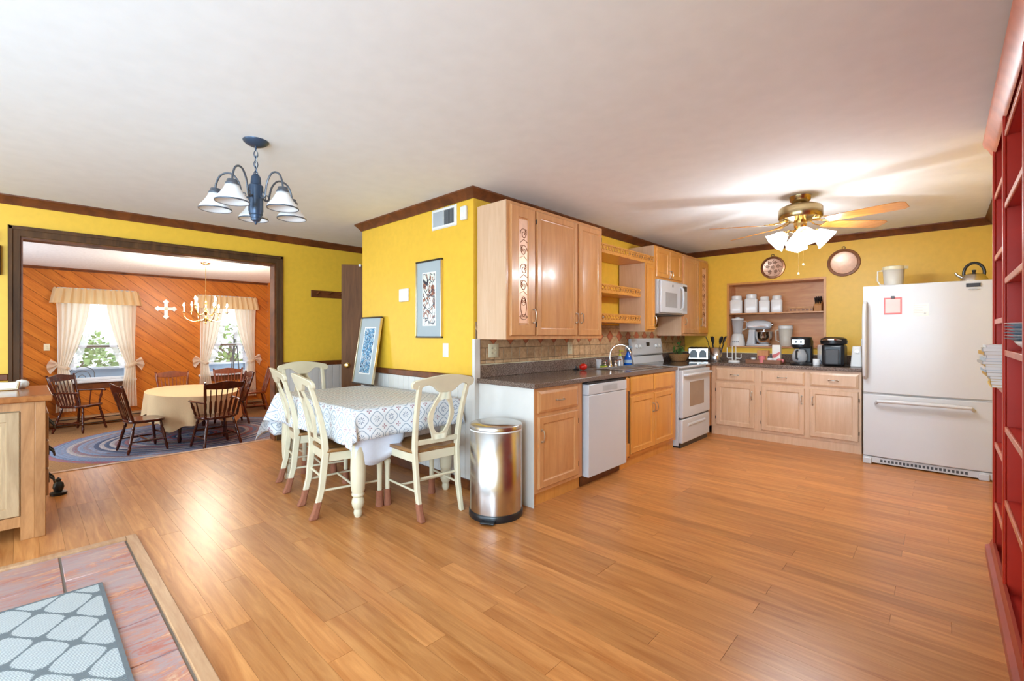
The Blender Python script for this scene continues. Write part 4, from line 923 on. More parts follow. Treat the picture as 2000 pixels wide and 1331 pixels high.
CTZ = 0.914
t = thing('utensil_crock', 'steel utensil crock on the back counter corner', 'utensil holder', (-2.19, 6.28, CTZ))
MB().lathe([(0.074, 0), (0.076, 0.004), (0.076, 0.185)], 24, close=False).o('cylinder', 'stainless', t, solid=0.003); MB().lathe([(0, 0.002), (0.075, 0.002), (0.075, 0.006), (0, 0.006)], 24).o('bottom', 'stainless', t)
uts = [(-0.03, 0.0, -0.5, 0.0), (0.02, 0.02, 0.25, 0.1), (0.0, -0.03, -0.1, -0.25), (0.04, -0.01, 0.55, -0.05), (-0.02, 0.03, -0.3, 0.2), (0.03, 0.03, 0.4, 0.3)]
unames = ['black slotted spatula leaning left in the steel crock', 'black spoon standing upright in the steel crock', 'black ladle in front in the steel crock', 'black turner leaning right in the steel crock', 'black fork leaning back-left in the steel crock', 'black masher leaning back-right in the steel crock']
for (a, b_, tx, ty), lb in zip(uts, unames):
    u = thing('kitchen_utensil', lb, 'utensil', (-2.19 + a, 6.28 + b_, CTZ + 0.008), group='utensils in the steel crock')
    def at_(z): return (tx * z * 0.55, ty * z * 0.4, z)
    MB().tube([at_(0), at_(0.15), at_(0.23)], 0.0055, 8).o('shaft', 'black', u)
    z0 = 0.225; m = MB(); c0 = at_(z0 + 0.045)
    m.lathe([(0, -0.05), (0.012, -0.042), (0.024, -0.01), (0.027, 0.025), (0.02, 0.05), (0, 0.058)], 14, (0, 0, 0), sy=0.3).xf(lambda p: (c0[0] + p[0] * math.cos(tx * 3) + p[2] * tx * 0.9, c0[1] + p[1] + p[0] * math.sin(tx * 3), c0[2] + p[2])).o('head', 'black', u)
t = thing('toaster', 'black and chrome four-slot toaster beside the utensil crock', 'toaster', (-2.445, 6.37, CTZ), R(18))
MB().box(-0.135, 0.135, -0.09, 0.13, 0.012, 0.185).o('body', 'black', t, bevel=0.03, seg=4)
fp = MB().box(-0.125, 0.125, -0.1, -0.085, 0.02, 0.17).o('front_panel', 'chrome', t, bevel=0.006)
for xx in (-0.058, 0.058): MB().prism([(xx - 0.045, 0.04), (xx + 0.045, 0.04), (xx + 0.045, 0.10)] + [(xx + 0.045 * math.cos(a * PI / 8), 0.10 + 0.05 * math.sin(a * PI / 8)) for a in range(1, 8)] + [(xx - 0.045, 0.10)], -0.104, -0.098, 'y').o('arched_dial_panel', 'black', fp)
for xx in (-0.085, -0.03, 0.03, 0.085): MB().box(xx - 0.012, xx + 0.012, -0.06, 0.1, 0.183, 0.187).o('slot', 'greydark', t)
for xx in (-0.1, 0.1):
    for yy in (-0.07, 0.1): MB().lathe([(0.012, 0), (0.012, 0.015)], 10, (xx, yy, 0)).o('foot', 'black', t)
t = thing('wicker_basket', 'oval wicker basket on the counter right of the range', 'basket', (-2.58, 6.03, CTZ))
bk = MB()
for k in range(7):
    z = 0.012 + k * 0.013; r = 0.10 + 0.045 * (k / 6) ** 0.7
    bk.tube([(r * 0.8 * math.cos(i * PI / 16), r * 1.1 * math.sin(i * PI / 16), z) for i in range(32)], 0.0075, 6, True)
bk.lathe([(0.0, 0.004), (0.1, 0.004), (0.1, 0.01), (0, 0.01)], 24, sx=0.8, sy=1.1).o('weave', 'wicker', t)
lv = MB()
for k in range(40):
    a = random.uniform(0, 2 * PI); r = random.uniform(0, 0.1); z = random.uniform(0.11, 0.25); s_ = 0.03
    x0, y0 = r * 0.8 * math.cos(a), r * math.sin(a); d1 = Vector((random.uniform(-1, 1), random.uniform(-1, 1), random.uniform(-0.3, 1))).normalized() * s_; d2 = Vector((random.uniform(-1, 1), random.uniform(-1, 1), 0)).normalized() * s_ * 0.5
    p = Vector((x0, y0, z)); lv.add([p - d1, p + d2, p + d1, p - d2], [(0, 1, 2, 3)])
    lv.tube([(x0 * 0.3, y0 * 0.3, 0.03), tuple(p)], 0.0015, 4)
pl = thing('dried_plant', 'dark leafy sprigs standing in the wicker basket', 'plant', (-2.58, 6.03, CTZ + 0.01)); lv.o('sprig', 'green', pl)
t = thing('cup_rack', 'white wire stand with a round base in front of the blender', 'rack', (-1.955, 6.27, CTZ))
MB().lathe([(0.068, 0), (0.07, 0.012), (0.062, 0.026), (0, 0.028)], 24).o('base', 'white_plastic', t)
m = MB()
for xx in (-0.022, 0.022): m.tube([(xx, 0, 0.02), (xx, 0, 0.2), (xx * 0.2, 0, 0.215)], 0.0045, 8)
m.o('post', 'white_plastic', t)
for s_ in (-1, 1): MB().tube([(s_ * 0.022, 0, 0.055), (s_ * 0.07, 0, 0.052), (s_ * 0.085, 0, 0.06), (s_ * 0.085, 0, 0.11 if s_ > 0 else 0.19)], 0.0045, 8).o('arm', 'white_plastic', t)
t = thing('serving_tray', 'low wooden tray of coffee supplies on the back counter', 'tray', (-1.60, 6.30, CTZ))
MB().box(-0.19, 0.19, -0.11, 0.11, 0, 0.01).o('bottom', 'traywood', t)
for q in ((-0.19, 0.19, -0.115, -0.105), (-0.19, 0.19, 0.105, 0.115), (-0.195, -0.185, -0.115, 0.115), (0.185, 0.195, -0.115, 0.115)): MB().box(*q, 0.0, 0.048).o('side', 'traywood', t, bevel=0.003)
TZ = CTZ + 0.010
def small(name, label, cat, x, y, z=TZ, rz=0): return thing(name, label, cat, (x, y, z), rz)
t = small('drink_carton', 'white carton with a red design standing on the wooden tray', 'box', -1.48, 6.33)
MB().box(-0.045, 0.045, -0.028, 0.028, 0, 0.22).o('carton', 'paper', t, bevel=0.003)
MB().prism([(-0.042, 0.06), (-0.01, 0.06), (0.04, 0.11), (0.04, 0.14), (0.0, 0.115), (-0.042, 0.10)], -0.0288, -0.0279, 'y').o('red_design', 'pinkpaper', t)
t = small('coffee_pod_box', 'orange box with a red label on the wooden tray', 'box', -1.615, 6.27)
MB().box(-0.062, 0.062, -0.03, 0.05, 0, 0.15).o('carton', 'blockwood', t, bevel=0.002)
MB().lathe([(0.034, 0.0), (0.042, 0.085), (0.045, 0.088)], 18, (0, -0.055, 0)).o('cup_of_pods', 'pinkpaper', t)
t = small('creamer_tub', 'small blue and white creamer tub at the left of the tray', 'tub', -1.725, 6.26)
MB().lathe([(0.022, 0), (0.028, 0.06)], 16).o('tub', 'paper', t); MB().lathe([(0.029, 0.058), (0.029, 0.066), (0, 0.067)], 16).o('lid', 'blue_metal', t)
t = small('sugar_jar', 'small glass sugar jar with a grey lid on the tray', 'jar', -1.535, 6.25)
MB().lathe([(0.03, 0), (0.032, 0.05), (0.024, 0.06)], 16).o('jar', 'china', t); MB().lathe([(0.026, 0.06), (0.026, 0.08), (0, 0.082)], 16).o('lid', 'greydark', t)
t = small('berry_candy', 'dark red wrapped sweets at the right end of the tray', 'sweets', -1.435, 6.25)
MB().sphere((0, 0, 0.03), 0.03, 14, 8).sphere((0.025, 0.02, 0.028), 0.026, 14, 8).o('sweet', 'pinkpaper', t)
t = thing('drip_coffee_maker', 'black drip coffee maker with a glass carafe on the back counter', 'coffee maker', (-1.215, 6.30, CTZ))
MB().lathe([(0.115, 0), (0.118, 0.012), (0.11, 0.028), (0.1, 0.032)], 24, sy=1.05).o('warming_base', 'black', t)
MB().box(-0.03, 0.105, 0.02, 0.12, 0.02, 0.30).o('tower', 'black', t, bevel=0.02, seg=3)
MB().lathe([(0.08, 0.195), (0.10, 0.215), (0.108, 0.32), (0.10, 0.328), (0, 0.33)], 24).o('brew_head', 'black', t)
pp = MB().prism([(-0.075, -0.118), (0.055, -0.122), (0.055, -0.095), (-0.075, -0.09)], 0.24, 0.3, 'z').o('control_panel', 'chrome', t, bevel=0.004)
for xx in (-0.03, 0.02): MB().lathe([(0.012, -0.118), (0.012, -0.126), (0, -0.127)], 14, (xx, 0, 0.27), 'y').o('button', 'black', pp)
cf = MB().lathe([(0.062, 0.034), (0.078, 0.06), (0.078, 0.12), (0.055, 0.17), (0.05, 0.185)], 24, (-0.015, -0.02, 0), close=False).o('carafe', 'jar_glass', t, solid=0.003)
MB().lathe([(0.0, 0.04), (0.06, 0.04), (0.073, 0.062), (0.073, 0.09), (0, 0.09)], 24, (-0.015, -0.02, 0)).o('coffee', 'coffee', cf)
MB().tube([(-0.02, -0.095, 0.17), (-0.025, -0.135, 0.165), (-0.025, -0.135, 0.08), (-0.02, -0.1, 0.07)], 0.011, 8).o('carafe_handle', 'black', cf)
t = thing('pod_coffee_brewer', 'black single-cup pod brewer at the right of the back counter', 'coffee maker', (-0.915, 6.32, CTZ))
MB().box(-0.09, 0.125, -0.10, 0.15, 0.0, 0.25).o('body', 'black', t, bevel=0.035, seg=4)
MB().lathe([(0.125, 0), (0.13, 0.03), (0.12, 0.06), (0.09, 0.075), (0, 0.08)], 24, (0.015, 0.0, 0.25)).o('brew_head', 'black', t)
MB().tube([(-0.08, -0.11, 0.29), (-0.03, -0.135, 0.30), (0.05, -0.135, 0.30), (0.10, -0.11, 0.29)], [0.008, 0.014, 0.014, 0.008], 8).o('chrome_lever', 'chrome', t)
MB().box(-0.05, 0.08, -0.125, -0.098, 0.02, 0.19).o('cup_bay', 'greydark', t, bevel=0.01)
MB().box(-0.14, -0.09, -0.03, 0.13, 0.01, 0.24).o('water_tank', 'jar_glass', t, bevel=0.012)
t = thing('white_mug', 'small white mug with a blue mark behind the pod brewer', 'mug', (-1.062, 6.28, CTZ))
MB().lathe([(0.03, 0), (0.033, 0.004), (0.033, 0.075)], 18, close=False).o('cup', 'china', t, solid=0.003); MB().lathe([(0, 0.002), (0.031, 0.002), (0.031, 0.006), (0, 0.006)], 18).o('bottom', 'china', t)
MB().tube([(0.032, -0.005, 0.06), (0.05, -0.01, 0.055), (0.05, -0.01, 0.025), (0.032, -0.005, 0.018)], 0.004, 8).o('handle', 'blue_metal', t)
t = thing('white_canister_can', 'white can opener tower beside the refrigerator', 'appliance', (-0.69, 6.30, CTZ))
MB().prism([(-0.05, 0.0), (0.055, 0.0), (0.045, 0.23), (-0.03, 0.23)], -0.06, 0.06, 'y').o('housing', 'white_plastic', t, bevel=0.012, seg=3)
MB().lathe([(0.018, -0.06), (0.018, -0.075), (0, -0.076)], 14, (0.01, 0, 0.17), 'y').o('cutting_wheel', 'chrome', t)
MB().tube([(-0.05, 0.0, 0.01), (-0.10, -0.02, 0.008), (-0.11, 0.02, 0.012), (-0.08, 0.05, 0.008)], 0.004, 6).o('cord', 'black', t)
# sink side
t = thing('tomato', 'shiny red tomato on the counter left of the sink', 'tomato', (-2.62, 3.84, CTZ)); MB().sphere((0, 0, 0.034), 0.04, 20, 12, 0.84).o('fruit', 'tomato', t); MB().lathe([(0.0, 0.068), (0.012, 0.07), (0.003, 0.074)], 8).o('stem', 'green', t)
t = thing('sink_stopper', 'black rubber sink stopper beside the tomato', 'stopper', (-2.68, 3.80, CTZ)); MB().lathe([(0.03, 0), (0.032, 0.006), (0.022, 0.014), (0.008, 0.02), (0.008, 0.04), (0, 0.041)], 18).o('plug', 'black', t)
t = thing('sponge', 'yellow-green sponge on the sink rim', 'sponge', (-2.655, 4.27, 0.92), R(12)); MB().box(-0.03, 0.03, -0.05, 0.05, 0, 0.016).o('foam', 'sponge', t, bevel=0.005); MB().box(-0.03, 0.03, -0.05, 0.05, 0.0162, 0.022).o('scrub_pad', 'green', t, bevel=0.002)
t = thing('soap_dispenser', 'clear soap bottle with a pale yellow pump beside the faucet', 'bottle', (-2.665, 4.64, 0.92))
MB().lathe([(0.034, 0), (0.036, 0.01), (0.034, 0.07), (0.018, 0.1), (0.014, 0.11)], 18).o('bottle', 'jar_glass', t); MB().lathe([(0.016, 0.11), (0.016, 0.125), (0.006, 0.13), (0.006, 0.16), (0.012, 0.163), (0.012, 0.172)], 14).tube([(0, 0, 0.166), (0.04, 0, 0.164)], 0.005, 8).o('pump', 'sponge', t)
t = thing('spray_bottle', 'blue spray bottle of dish soap right of the faucet', 'bottle', (-2.655, 4.80, 0.92))
MB().lathe([(0.042, 0), (0.046, 0.012), (0.046, 0.055), (0.034, 0.10), (0.016, 0.14), (0.014, 0.16)], 20).o('bottle', 'blue_bottle', t)
MB().lathe([(0.0465, 0.022), (0.0468, 0.04), (0.0465, 0.058)], 20, close=False).o('label_band', 'porch_blue', t)
hd_ = MB().lathe([(0.017, 0.155), (0.017, 0.175), (0.013, 0.18)], 14).o('cap', 'blue_metal', t)
MB().prism([(-0.03, 0.178), (0.055, 0.19), (0.055, 0.205), (0.02, 0.222), (-0.03, 0.222)], -0.012, 0.012, 'y').o('spray_head', 'porch_blue', t, bevel=0.004)
MB().tube([(0.03, 0, 0.19), (0.04, 0, 0.165), (0.034, 0, 0.145)], [0.005, 0.005, 0.004], 8).o('trigger', 'blue_metal', t)
t = thing('drinking_glass', 'small glass tumbler standing left of the faucet', 'glass', (-2.685, 4.23, 0.92)); MB().lathe([(0.024, 0), (0.026, 0.004), (0.03, 0.085)], 18, close=False).o('tumbler', 'jar_glass', t, solid=0.003)
t = thing('shelf_picture', 'tiny wooden picture stand on the lowest fretwork shelf', 'ornament', (-2.60, 4.17, 1.413), R(70)); MB().box(-0.035, 0.035, -0.01, 0.0, 0, 0.06).o('frame', 'traywood', t); MB().box(-0.026, 0.026, -0.012, -0.01, 0.01, 0.05).o('print', 'paper', t)
t = thing('glass_ornament', 'small dark flower ornament at the left of the lowest fretwork shelf', 'ornament', (-2.58, 4.02, 1.413)); MB().tube([(0, 0, 0), (0.005, 0, 0.06), (0, 0, 0.1)], 0.004, 6).sphere((0, 0, 0.115), 0.024, 10, 6).lathe([(0.02, 0), (0.018, 0.008)], 12).o('flower', 'greydark', t)
# copper wall plates
def wplate(label, x, z, r, rim, face, emb):
    t = thing('copper_wall_plate', label, 'wall plate', (x, YB - 0.001, z))
    MB().lathe([(r * 0.98, 0), (r, -0.008), (r * 0.97, -0.02), (r * 0.84, -0.024), (r * 0.80, -0.014)], 36, axis='y', close=False).o('rim', rim, t)
    MB().lathe([(r * 0.80, -0.013), (r * 0.74, -0.008), (0.0, -0.010)], 36, axis='y', close=False).o('dish', face, t)
    MB().tube([(0.016 * math.cos(a * PI / 8), -0.008, r + 0.012 + 0.016 * math.sin(a * PI / 8)) for a in range(16)], 0.0035, 6, True).o('hanging_ring', 'blackmetal', t)
    if emb:
        m = MB()
        for (dx, dz, k) in [(0, 0, 1), (-0.5, 0.15, 0.8), (0.5, 0.1, 0.85), (-0.3, -0.45, 0.8), (0.3, -0.45, 0.8), (-0.28, 0.5, 0.8), (0.22, 0.52, 0.8)]:
            cx, cz = dx * r * 0.8, dz * r * 0.8
            m.tube([(cx + r * 0.15 * k * (1 + 0.25 * math.cos(5 * a * PI / 15)) * math.cos(a * PI / 15), -0.013, cz + r * 0.15 * k * (1 + 0.25 * math.cos(5 * a * PI / 15)) * math.sin(a * PI / 15)) for a in range(30)], 0.003, 6, True)
            m.tube([(cx + r * 0.06 * k * math.cos(a * PI / 6), -0.013, cz + r * 0.06 * k * math.sin(a * PI / 6)) for a in range(12)], 0.003, 6, True)
        for a in range(9): m.tube([(r * 0.72 * math.cos(a * 0.7), -0.012, r * 0.72 * math.sin(a * 0.7)), (r * 0.5 * math.cos(a * 0.7 + 0.3), -0.013, r * 0.5 * math.sin(a * 0.7 + 0.3))], 0.003, 6)
        m.o('embossed_flowers', 'copper_dark', t)
wplate('round embossed copper plate hanging above the niche', -1.615, 2.147, 0.145, 'copper_dark', 'copper', True)
wplate('larger round copper plate with a wooden rim hanging right of the niche', -0.858, 2.130, 0.165, 'traywood', 'copper', False)
# on the refrigerator
t = thing('plastic_pitcher', 'translucent plastic pitcher with handle on top of the refrigerator', 'pitcher', (-0.36, 6.05, 1.736))
MB().lathe([(0.07, 0), (0.073, 0.006), (0.085, 0.195)], 24, close=False).o('body', 'frost_plastic', t, solid=0.003)
MB().lathe([(0.088, 0.19), (0.088, 0.222), (0.07, 0.228), (0, 0.228)], 24).prism([(-0.03, -0.08), (0.03, -0.08), (0.0, -0.115)], 0.195, 0.222, 'z').xf(lambda p: (-p[1], p[0], p[2])).o('lid', 'ivory', t)
MB().tube([(-0.083, 0.0, 0.19), (-0.125, 0, 0.185), (-0.128, 0, 0.09), (-0.105, 0, 0.045), (-0.075, 0, 0.04)], 0.008, 8).o('handle', 'frost_plastic', t)
t = thing('tea_kettle', 'steel tea kettle with a black arched handle on the refrigerator', 'kettle', (0.215, 6.0, 1.736))
MB().lathe([(0.085, 0), (0.095, 0.012), (0.092, 0.045), (0.07, 0.085), (0.035, 0.10), (0, 0.102)], 24).o('body', 'stainless', t)
MB().lathe([(0.006, 0.1), (0.014, 0.112), (0.016, 0.128), (0, 0.134)], 12).o('lid_knob', 'black', t)
MB().tube([(-0.065, 0, 0.08)] + arc(13, lambda s_: (-0.068 * math.cos(PI * s_), 0, 0.10 + 0.095 * math.sin(PI * s_))) + [(0.065, 0, 0.08)], 0.012, 10).o('handle', 'black', t)
MB().tube([(-0.07, 0, 0.06), (-0.11, 0, 0.09), (-0.125, 0, 0.115)], [0.016, 0.012, 0.009], 10).o('spout', 'stainless', t)
t = thing('folded_cloth', 'small folded white cloth at the right edge of the refrigerator top', 'cloth', (0.28, 5.90, 1.736)); MB().box(-0.035, 0.035, -0.05, 0.05, 0, 0.014).o('fold', 'lining', t, bevel=0.006, seg=3)

# ---------------------------------------------------------------- rubbish bin
t = thing('step_bin', 'round stainless steel pedal bin beside the base cabinet', 'bin', (-2.315, 2.305, 0))
MB().lathe([(0.188, 0), (0.192, 0.006), (0.192, 0.04), (0.186, 0.048)], 48).o('base_ring', 'black', t)
MB().lathe([(0.184, 0.046), (0.184, 0.60), (0.18, 0.603)], 48).o('shell', 'stainless', t, angle=60)
MB().lathe([(0.186, 0.603), (0.186, 0.612)], 48).o('rim', 'white_plastic', t)
MB().lathe([(0.187, 0.613), (0.188, 0.638), (0.178, 0.648), (0.12, 0.656), (0, 0.659)], 48).o('lid', 'stainless', t, angle=50)
pd_ = MB().box(-0.05, 0.05, -0.235, -0.175, 0.008, 0.022).o('pedal', 'black', t, bevel=0.006, seg=3); pd_.rotation_euler = (0, 0, R(30))

# ---------------------------------------------------------------- breakfast table
TX0, TX1, TY0, TY1, TTZ = -4.28, -2.90, 1.545, 2.44, 0.752
t = thing('breakfast_table', 'cream painted breakfast table with turned legs under a printed cloth', 'table', ((TX0 + TX1) / 2, (TY0 + TY1) / 2, 0))
hw, hd2 = (TX1 - TX0) / 2, (TY1 - TY0) / 2
MB().box(-hw, hw, -hd2, hd2, TTZ - 0.03, TTZ).o('tabletop', 'seatwood', t, bevel=0.006)
for q in ((-hw + 0.1, hw - 0.1, -hd2 + 0.06, -hd2 + 0.085), (-hw + 0.1, hw - 0.1, hd2 - 0.085, hd2 - 0.06), (-hw + 0.06, -hw + 0.085, -hd2 + 0.1, hd2 - 0.1), (hw - 0.085, hw - 0.06, -hd2 + 0.1, hd2 - 0.1)): MB().box(*q, TTZ - 0.115, TTZ - 0.03).o('apron', 'cream', t)
LEG = [(0.02, 0), (0.026, 0.012), (0.03, 0.03), (0.026, 0.055), (0.038, 0.075), (0.044, 0.10), (0.040, 0.125), (0.03, 0.14), (0.042, 0.15), (0.044, 0.16), (0.040, 0.17), (0.046, 0.19), (0.05, 0.25), (0.052, 0.34), (0.048, 0.46), (0.044, 0.54), (0.048, 0.56), (0.048, 0.6)]
for sx in (-1, 1):
    for sy in (-1, 1): MB().lathe(LEG, 20, (sx * (hw - 0.075), sy * (hd2 - 0.06), 0)).box(sx * (hw - 0.075) - 0.045, sx * (hw - 0.075) + 0.045, sy * (hd2 - 0.06) - 0.045, sy * (hd2 - 0.06) + 0.045, 0.6, TTZ - 0.03).o('leg', 'cream', t)
# tablecloth: flat top, hanging sides, draped corners (uv in metres of unfolded cloth)
def cloth_mesh():
    m = MB(); uv = []; nx, ny = 60, 44
    ov_l, ov_r, ov_f, ov_b = 0.40, 0.205, 0.245, 0.07
    x0, x1, y0, y1 = -hw - 0.004, hw + 0.004, -hd2 - 0.004, hd2 + 0.004
    z0 = TTZ + 0.003
    U = [x0 - ov_l + (x1 + ov_r - x0 + ov_l) * i / nx for i in range(nx + 1)]; V = [y0 - ov_f + (y1 + ov_b - y0 + ov_f) * j / ny for j in range(ny + 1)]
    for v_ in V:
        for u in U:
            du = max(x0 - u, u - x1, 0.0); dv = max(y0 - v_, v_ - y1, 0.0)
            sx = -1 if u < x0 else 1; sy = -1 if v_ < y0 else 1
            px, py = min(max(u, x0), x1), min(max(v_, y0), y1)
            if du > 0 and dv > 0:       # corner cone
                L = math.hypot(du, dv); a = math.atan2(dv, du)
                # fold the quarter cone towards its diagonal so that it hangs as a pleat
                out = 0.10 * min(1, L / 0.3); sp = (a - PI / 4)
                flare = 0.42 if (sx < 0 and sy < 0) else 0.26
                k = L * flare
                wv_ = 0.02 * min(1, L / 0.3) * math.sin(4 * sp); px += sx * (0.010 * math.cos(a) + k * math.cos(a) + wv_); py += sy * (0.010 * math.sin(a) + k * math.sin(a) - wv_)
                z = z0 - math.sqrt(max(L * L - k * k, 0))
            elif du > 0:
                fl_ = 0.010 + du * (0.22 if sx < 0 else 0.03) + 0.012 * du / 0.2 * math.sin(v_ * 17 + sx); px += sx * fl_; z = z0 - du * (0.97 if sx < 0 else 1.0)
            elif dv > 0:
                fl_ = 0.010 + dv * 0.03 + 0.010 * dv / 0.2 * math.sin(u * 15); py += sy * fl_; z = z0 - dv
            else: z = z0
            m.v.append((px, py, z)); uv.append((u, v_))
    for j in range(ny):
        for i in range(nx): a = j * (nx + 1) + i; m.f.append((a, a + 1, a + nx + 2, a + nx + 1))
    m.uv = uv; return m
tc = thing('tablecloth', 'white cloth with blue-grey medallion print on the breakfast table', 'tablecloth', ((TX0 + TX1) / 2, (TY0 + TY1) / 2, 0))
cl = cloth_mesh(); me = bpy.data.meshes.new('cloth'); me.from_pydata(cl.v, [], cl.f)
ul = me.uv_layers.new(name='uv')
for lp in me.loops: ul.data[lp.index].uv = cl.uv[lp.vertex_index]
me.materials.append(M['cloth'])
for p_ in me.polygons: p_.use_smooth = True
co = bpy.data.objects.new('cloth', me); C.objects.link(co); co.parent = tc
md = co.modifiers.new('solid', 'SOLIDIFY'); md.thickness = 0.0015; md.offset = 0
# white lining hanging lower at the near right corner
def lin_fn(u, v_):
    yy = -hd2 + 0.02 + 0.40 * u; drop = 0.20 + 0.26 * v_ * math.sin(PI * min(1, u * 0.75 + 0.2)) ** 0.6
    return (hw - 0.006 - 0.04 * v_ + 0.012 * math.sin(u * 9) * v_, yy, TTZ - 0.0 - drop * (0.35 + 0.65 * v_) + 0.05)
MB().grid(lin_fn, 16, 12).o('lining', 'lining', tc, solid=0.002)

# ---------------------------------------------------------------- breakfast chairs (napoleon back)
def yback(z):       # rake of the back
    pts = [(0.0, -0.265), (0.2, -0.215), (0.45, -0.19), (0.6, -0.205), (0.8, -0.255), (1.0, -0.325)]
    for (a, ya), (b_, yb_) in zip(pts, pts[1:]):
        if z <= b_: return ya + (yb_ - ya) * (z - a) / (b_ - a)
    return pts[-1][1]
def make_chair(label, socks=(1, 1, 1, 1)):
    t = thing('breakfast_chair', label, 'chair', group='cream chairs at the breakfast table')
    # saddle seat
    def seat(u, v_):
        y_ = -0.19 + 0.42 * v_; w = 0.185 + 0.04 * v_ ** 0.6; x_ = (2 * u - 1) * w; rr = max(0, (v_ - 0.85) / 0.15)
        return (x_ * (1 - 0.05 * rr), y_, 0.462 - 0.012 * math.exp(-((abs(2 * u - 1) - 0.45) / 0.28) ** 2) * (1 - v_ * 0.6))
    MB().grid(seat, 17, 13).o('seat', 'seatwood', t, solid=0.022)
    fr = MB()
    fr.bar([(0, 0.195, 0.385), (0, 0.195, 0.45)], 0.38, 0.022).bar([(0, -0.18, 0.385), (0, -0.18, 0.45)], 0.31, 0.022)
    for s_ in (-1, 1): fr.hexa([(s_ * 0.165 - 0.011, -0.18, 0.385), (s_ * 0.165 + 0.011, -0.18, 0.385), (s_ * 0.195 + 0.011, 0.195, 0.385), (s_ * 0.195 - 0.011, 0.195, 0.385), (s_ * 0.165 - 0.011, -0.18, 0.45), (s_ * 0.165 + 0.011, -0.18, 0.45), (s_ * 0.195 + 0.011, 0.195, 0.45), (s_ * 0.195 - 0.011, 0.195, 0.45)])
    fr.o('seat_frame', 'cream', t, bevel=0.004)
    k = 0
    for s_ in (-1, 1):
        lg = MB().lathe([(0.015, 0), (0.017, 0.01), (0.018, 0.2), (0.02, 0.3), (0.026, 0.33), (0.02, 0.345), (0.026, 0.36), (0.026, 0.45)], 14, (s_ * 0.19, 0.19, 0)).o('leg', 'cream', t)
        zz = [0, 0.08, 0.2, 0.33, 0.45, 0.55, 0.65, 0.75, 0.85, 0.93]
        bp = MB().bar([(s_ * (0.165 + 0.03 * (z / 0.93) ** 2), yback(z), z) for z in zz], 0.03, [0.03, 0.036, 0.042, 0.046, 0.046, 0.042, 0.038, 0.034, 0.032, 0.03]).o('back_post', 'cream', t, bevel=0.005)
        if socks[k]: MB().lathe([(0.028, 0.0), (0.03, 0.012), (0.026, 0.045), (0.024, 0.10), (0.026, 0.105), (0.026, 0.118), (0.022, 0.12)], 14, (s_ * 0.19, 0.19, 0)).o('sock', 'sock', lg)
        if socks[k + 2]: MB().bar([(s_ * 0.165, yback(0) - 0.008, 0), (s_ * 0.165, yback(0.02) - 0.004, 0.02), (s_ * 0.165, yback(0.06), 0.06), (s_ * 0.166, yback(0.12), 0.12)], [0.045, 0.046, 0.04, 0.04], [0.055, 0.056, 0.046, 0.046]).o('sock', 'sock', bp, bevel=0.012, seg=3)
        k += 1
    st = MB()
    for s_ in (-1, 1): MB().tube([(s_ * 0.168, yback(0.2), 0.19), (s_ * 0.19, 0.19, 0.19)], [0.008, 0.008], 8).o('side_stretcher', 'cream', t)
    MB().tube([(-0.18, 0.0, 0.19), (0.18, 0.0, 0.19)], 0.009, 8).o('cross_stretcher', 'cream', t)
    MB().tube([(-0.168, yback(0.27) + 0.01, 0.27), (0.168, yback(0.27) + 0.01, 0.27)], 0.009, 8).o('rear_stretcher', 'cream', t)
    def bend(q): return (q[0], q[1] + yback(q[2]) - 0.04 * (1 - (q[0] / 0.25) ** 2) + 0.012, q[2])
    top = [(-0.235 + 0.47 * i / 16, 0.962 + 0.036 * math.sin(PI * i / 16)) for i in range(17)]
    right = [(0.249, 0.945), (0.25, 0.925), (0.24, 0.908), (0.218, 0.902)]
    bot = [(0.19, 0.905), (0.165, 0.925), (0.13, 0.93), (0.10, 0.915), (0.075, 0.89), (0.05, 0.876), (0, 0.872), (-0.05, 0.876), (-0.075, 0.89), (-0.10, 0.915), (-0.13, 0.93), (-0.165, 0.925), (-0.19, 0.905)]
    left = [(-0.218, 0.902), (-0.24, 0.908), (-0.25, 0.925), (-0.249, 0.945)]
    MB().prism(top + right + bot + left, -0.013, 0.013, 'y', bend).o('crest_rail', 'cream', t, bevel=0.004)
    # oval splat
    m = MB(); n = 26
    def wo(z): return 0.050 + 0.053 * math.exp(-((z - 0.70) / 0.105) ** 2) - 0.012 * math.exp(-((z - 0.86) / 0.03) ** 2)
    def wi(z): q = 1 - ((z - 0.70) / 0.125) ** 2; return 0.068 * math.sqrt(q) if q > 0 else 0.0
    for s_ in (-1, 1):
        vs = []; fs = []
        for i in range(n + 1):
            z = 0.535 + 0.345 * i / n
            for (x_, yo) in ((wi(z), -0.009), (wo(z), -0.009), (wo(z), 0.009), (wi(z), 0.009)): vs.append(bend((s_ * x_, yo, z)))
        for i in range(n):
            for q in range(4): fs.append((i * 4 + q, i * 4 + (q + 1) % 4, i * 4 + 4 + (q + 1) % 4, i * 4 + 4 + q))
        fs += [(0, 1, 2, 3), (n * 4, n * 4 + 1, n * 4 + 2, n * 4 + 3)]; m.add(vs, fs)
    m.o('splat', 'cream', t)
    MB().prism([(-0.165, 0.505), (0.165, 0.505), (0.165, 0.54), (-0.165, 0.54)], -0.011, 0.011, 'y', lambda q: (q[0], q[1] + yback(q[2]) - 0.008, q[2])).o('lower_rail', 'cream', t, bevel=0.003)
    return t
ch = make_chair('cream chair with oval splat at the right end of the breakfast table', (1, 1, 1, 0))
ch.location = (-2.82, 2.04, 0); ch.rotation_euler = (0, 0, R(84))
ch2 = make_chair('cream chair on the near side of the breakfast table, closer to the bin', (1, 1, 1, 1)); ch2.location = (-3.26, 1.655, 0); ch2.rotation_euler = (0, 0, R(-9))
dup(ch2, (-3.945, 1.745, 0), R(-11), 'cream chair on the near side of the breakfast table, closer to the dining room')
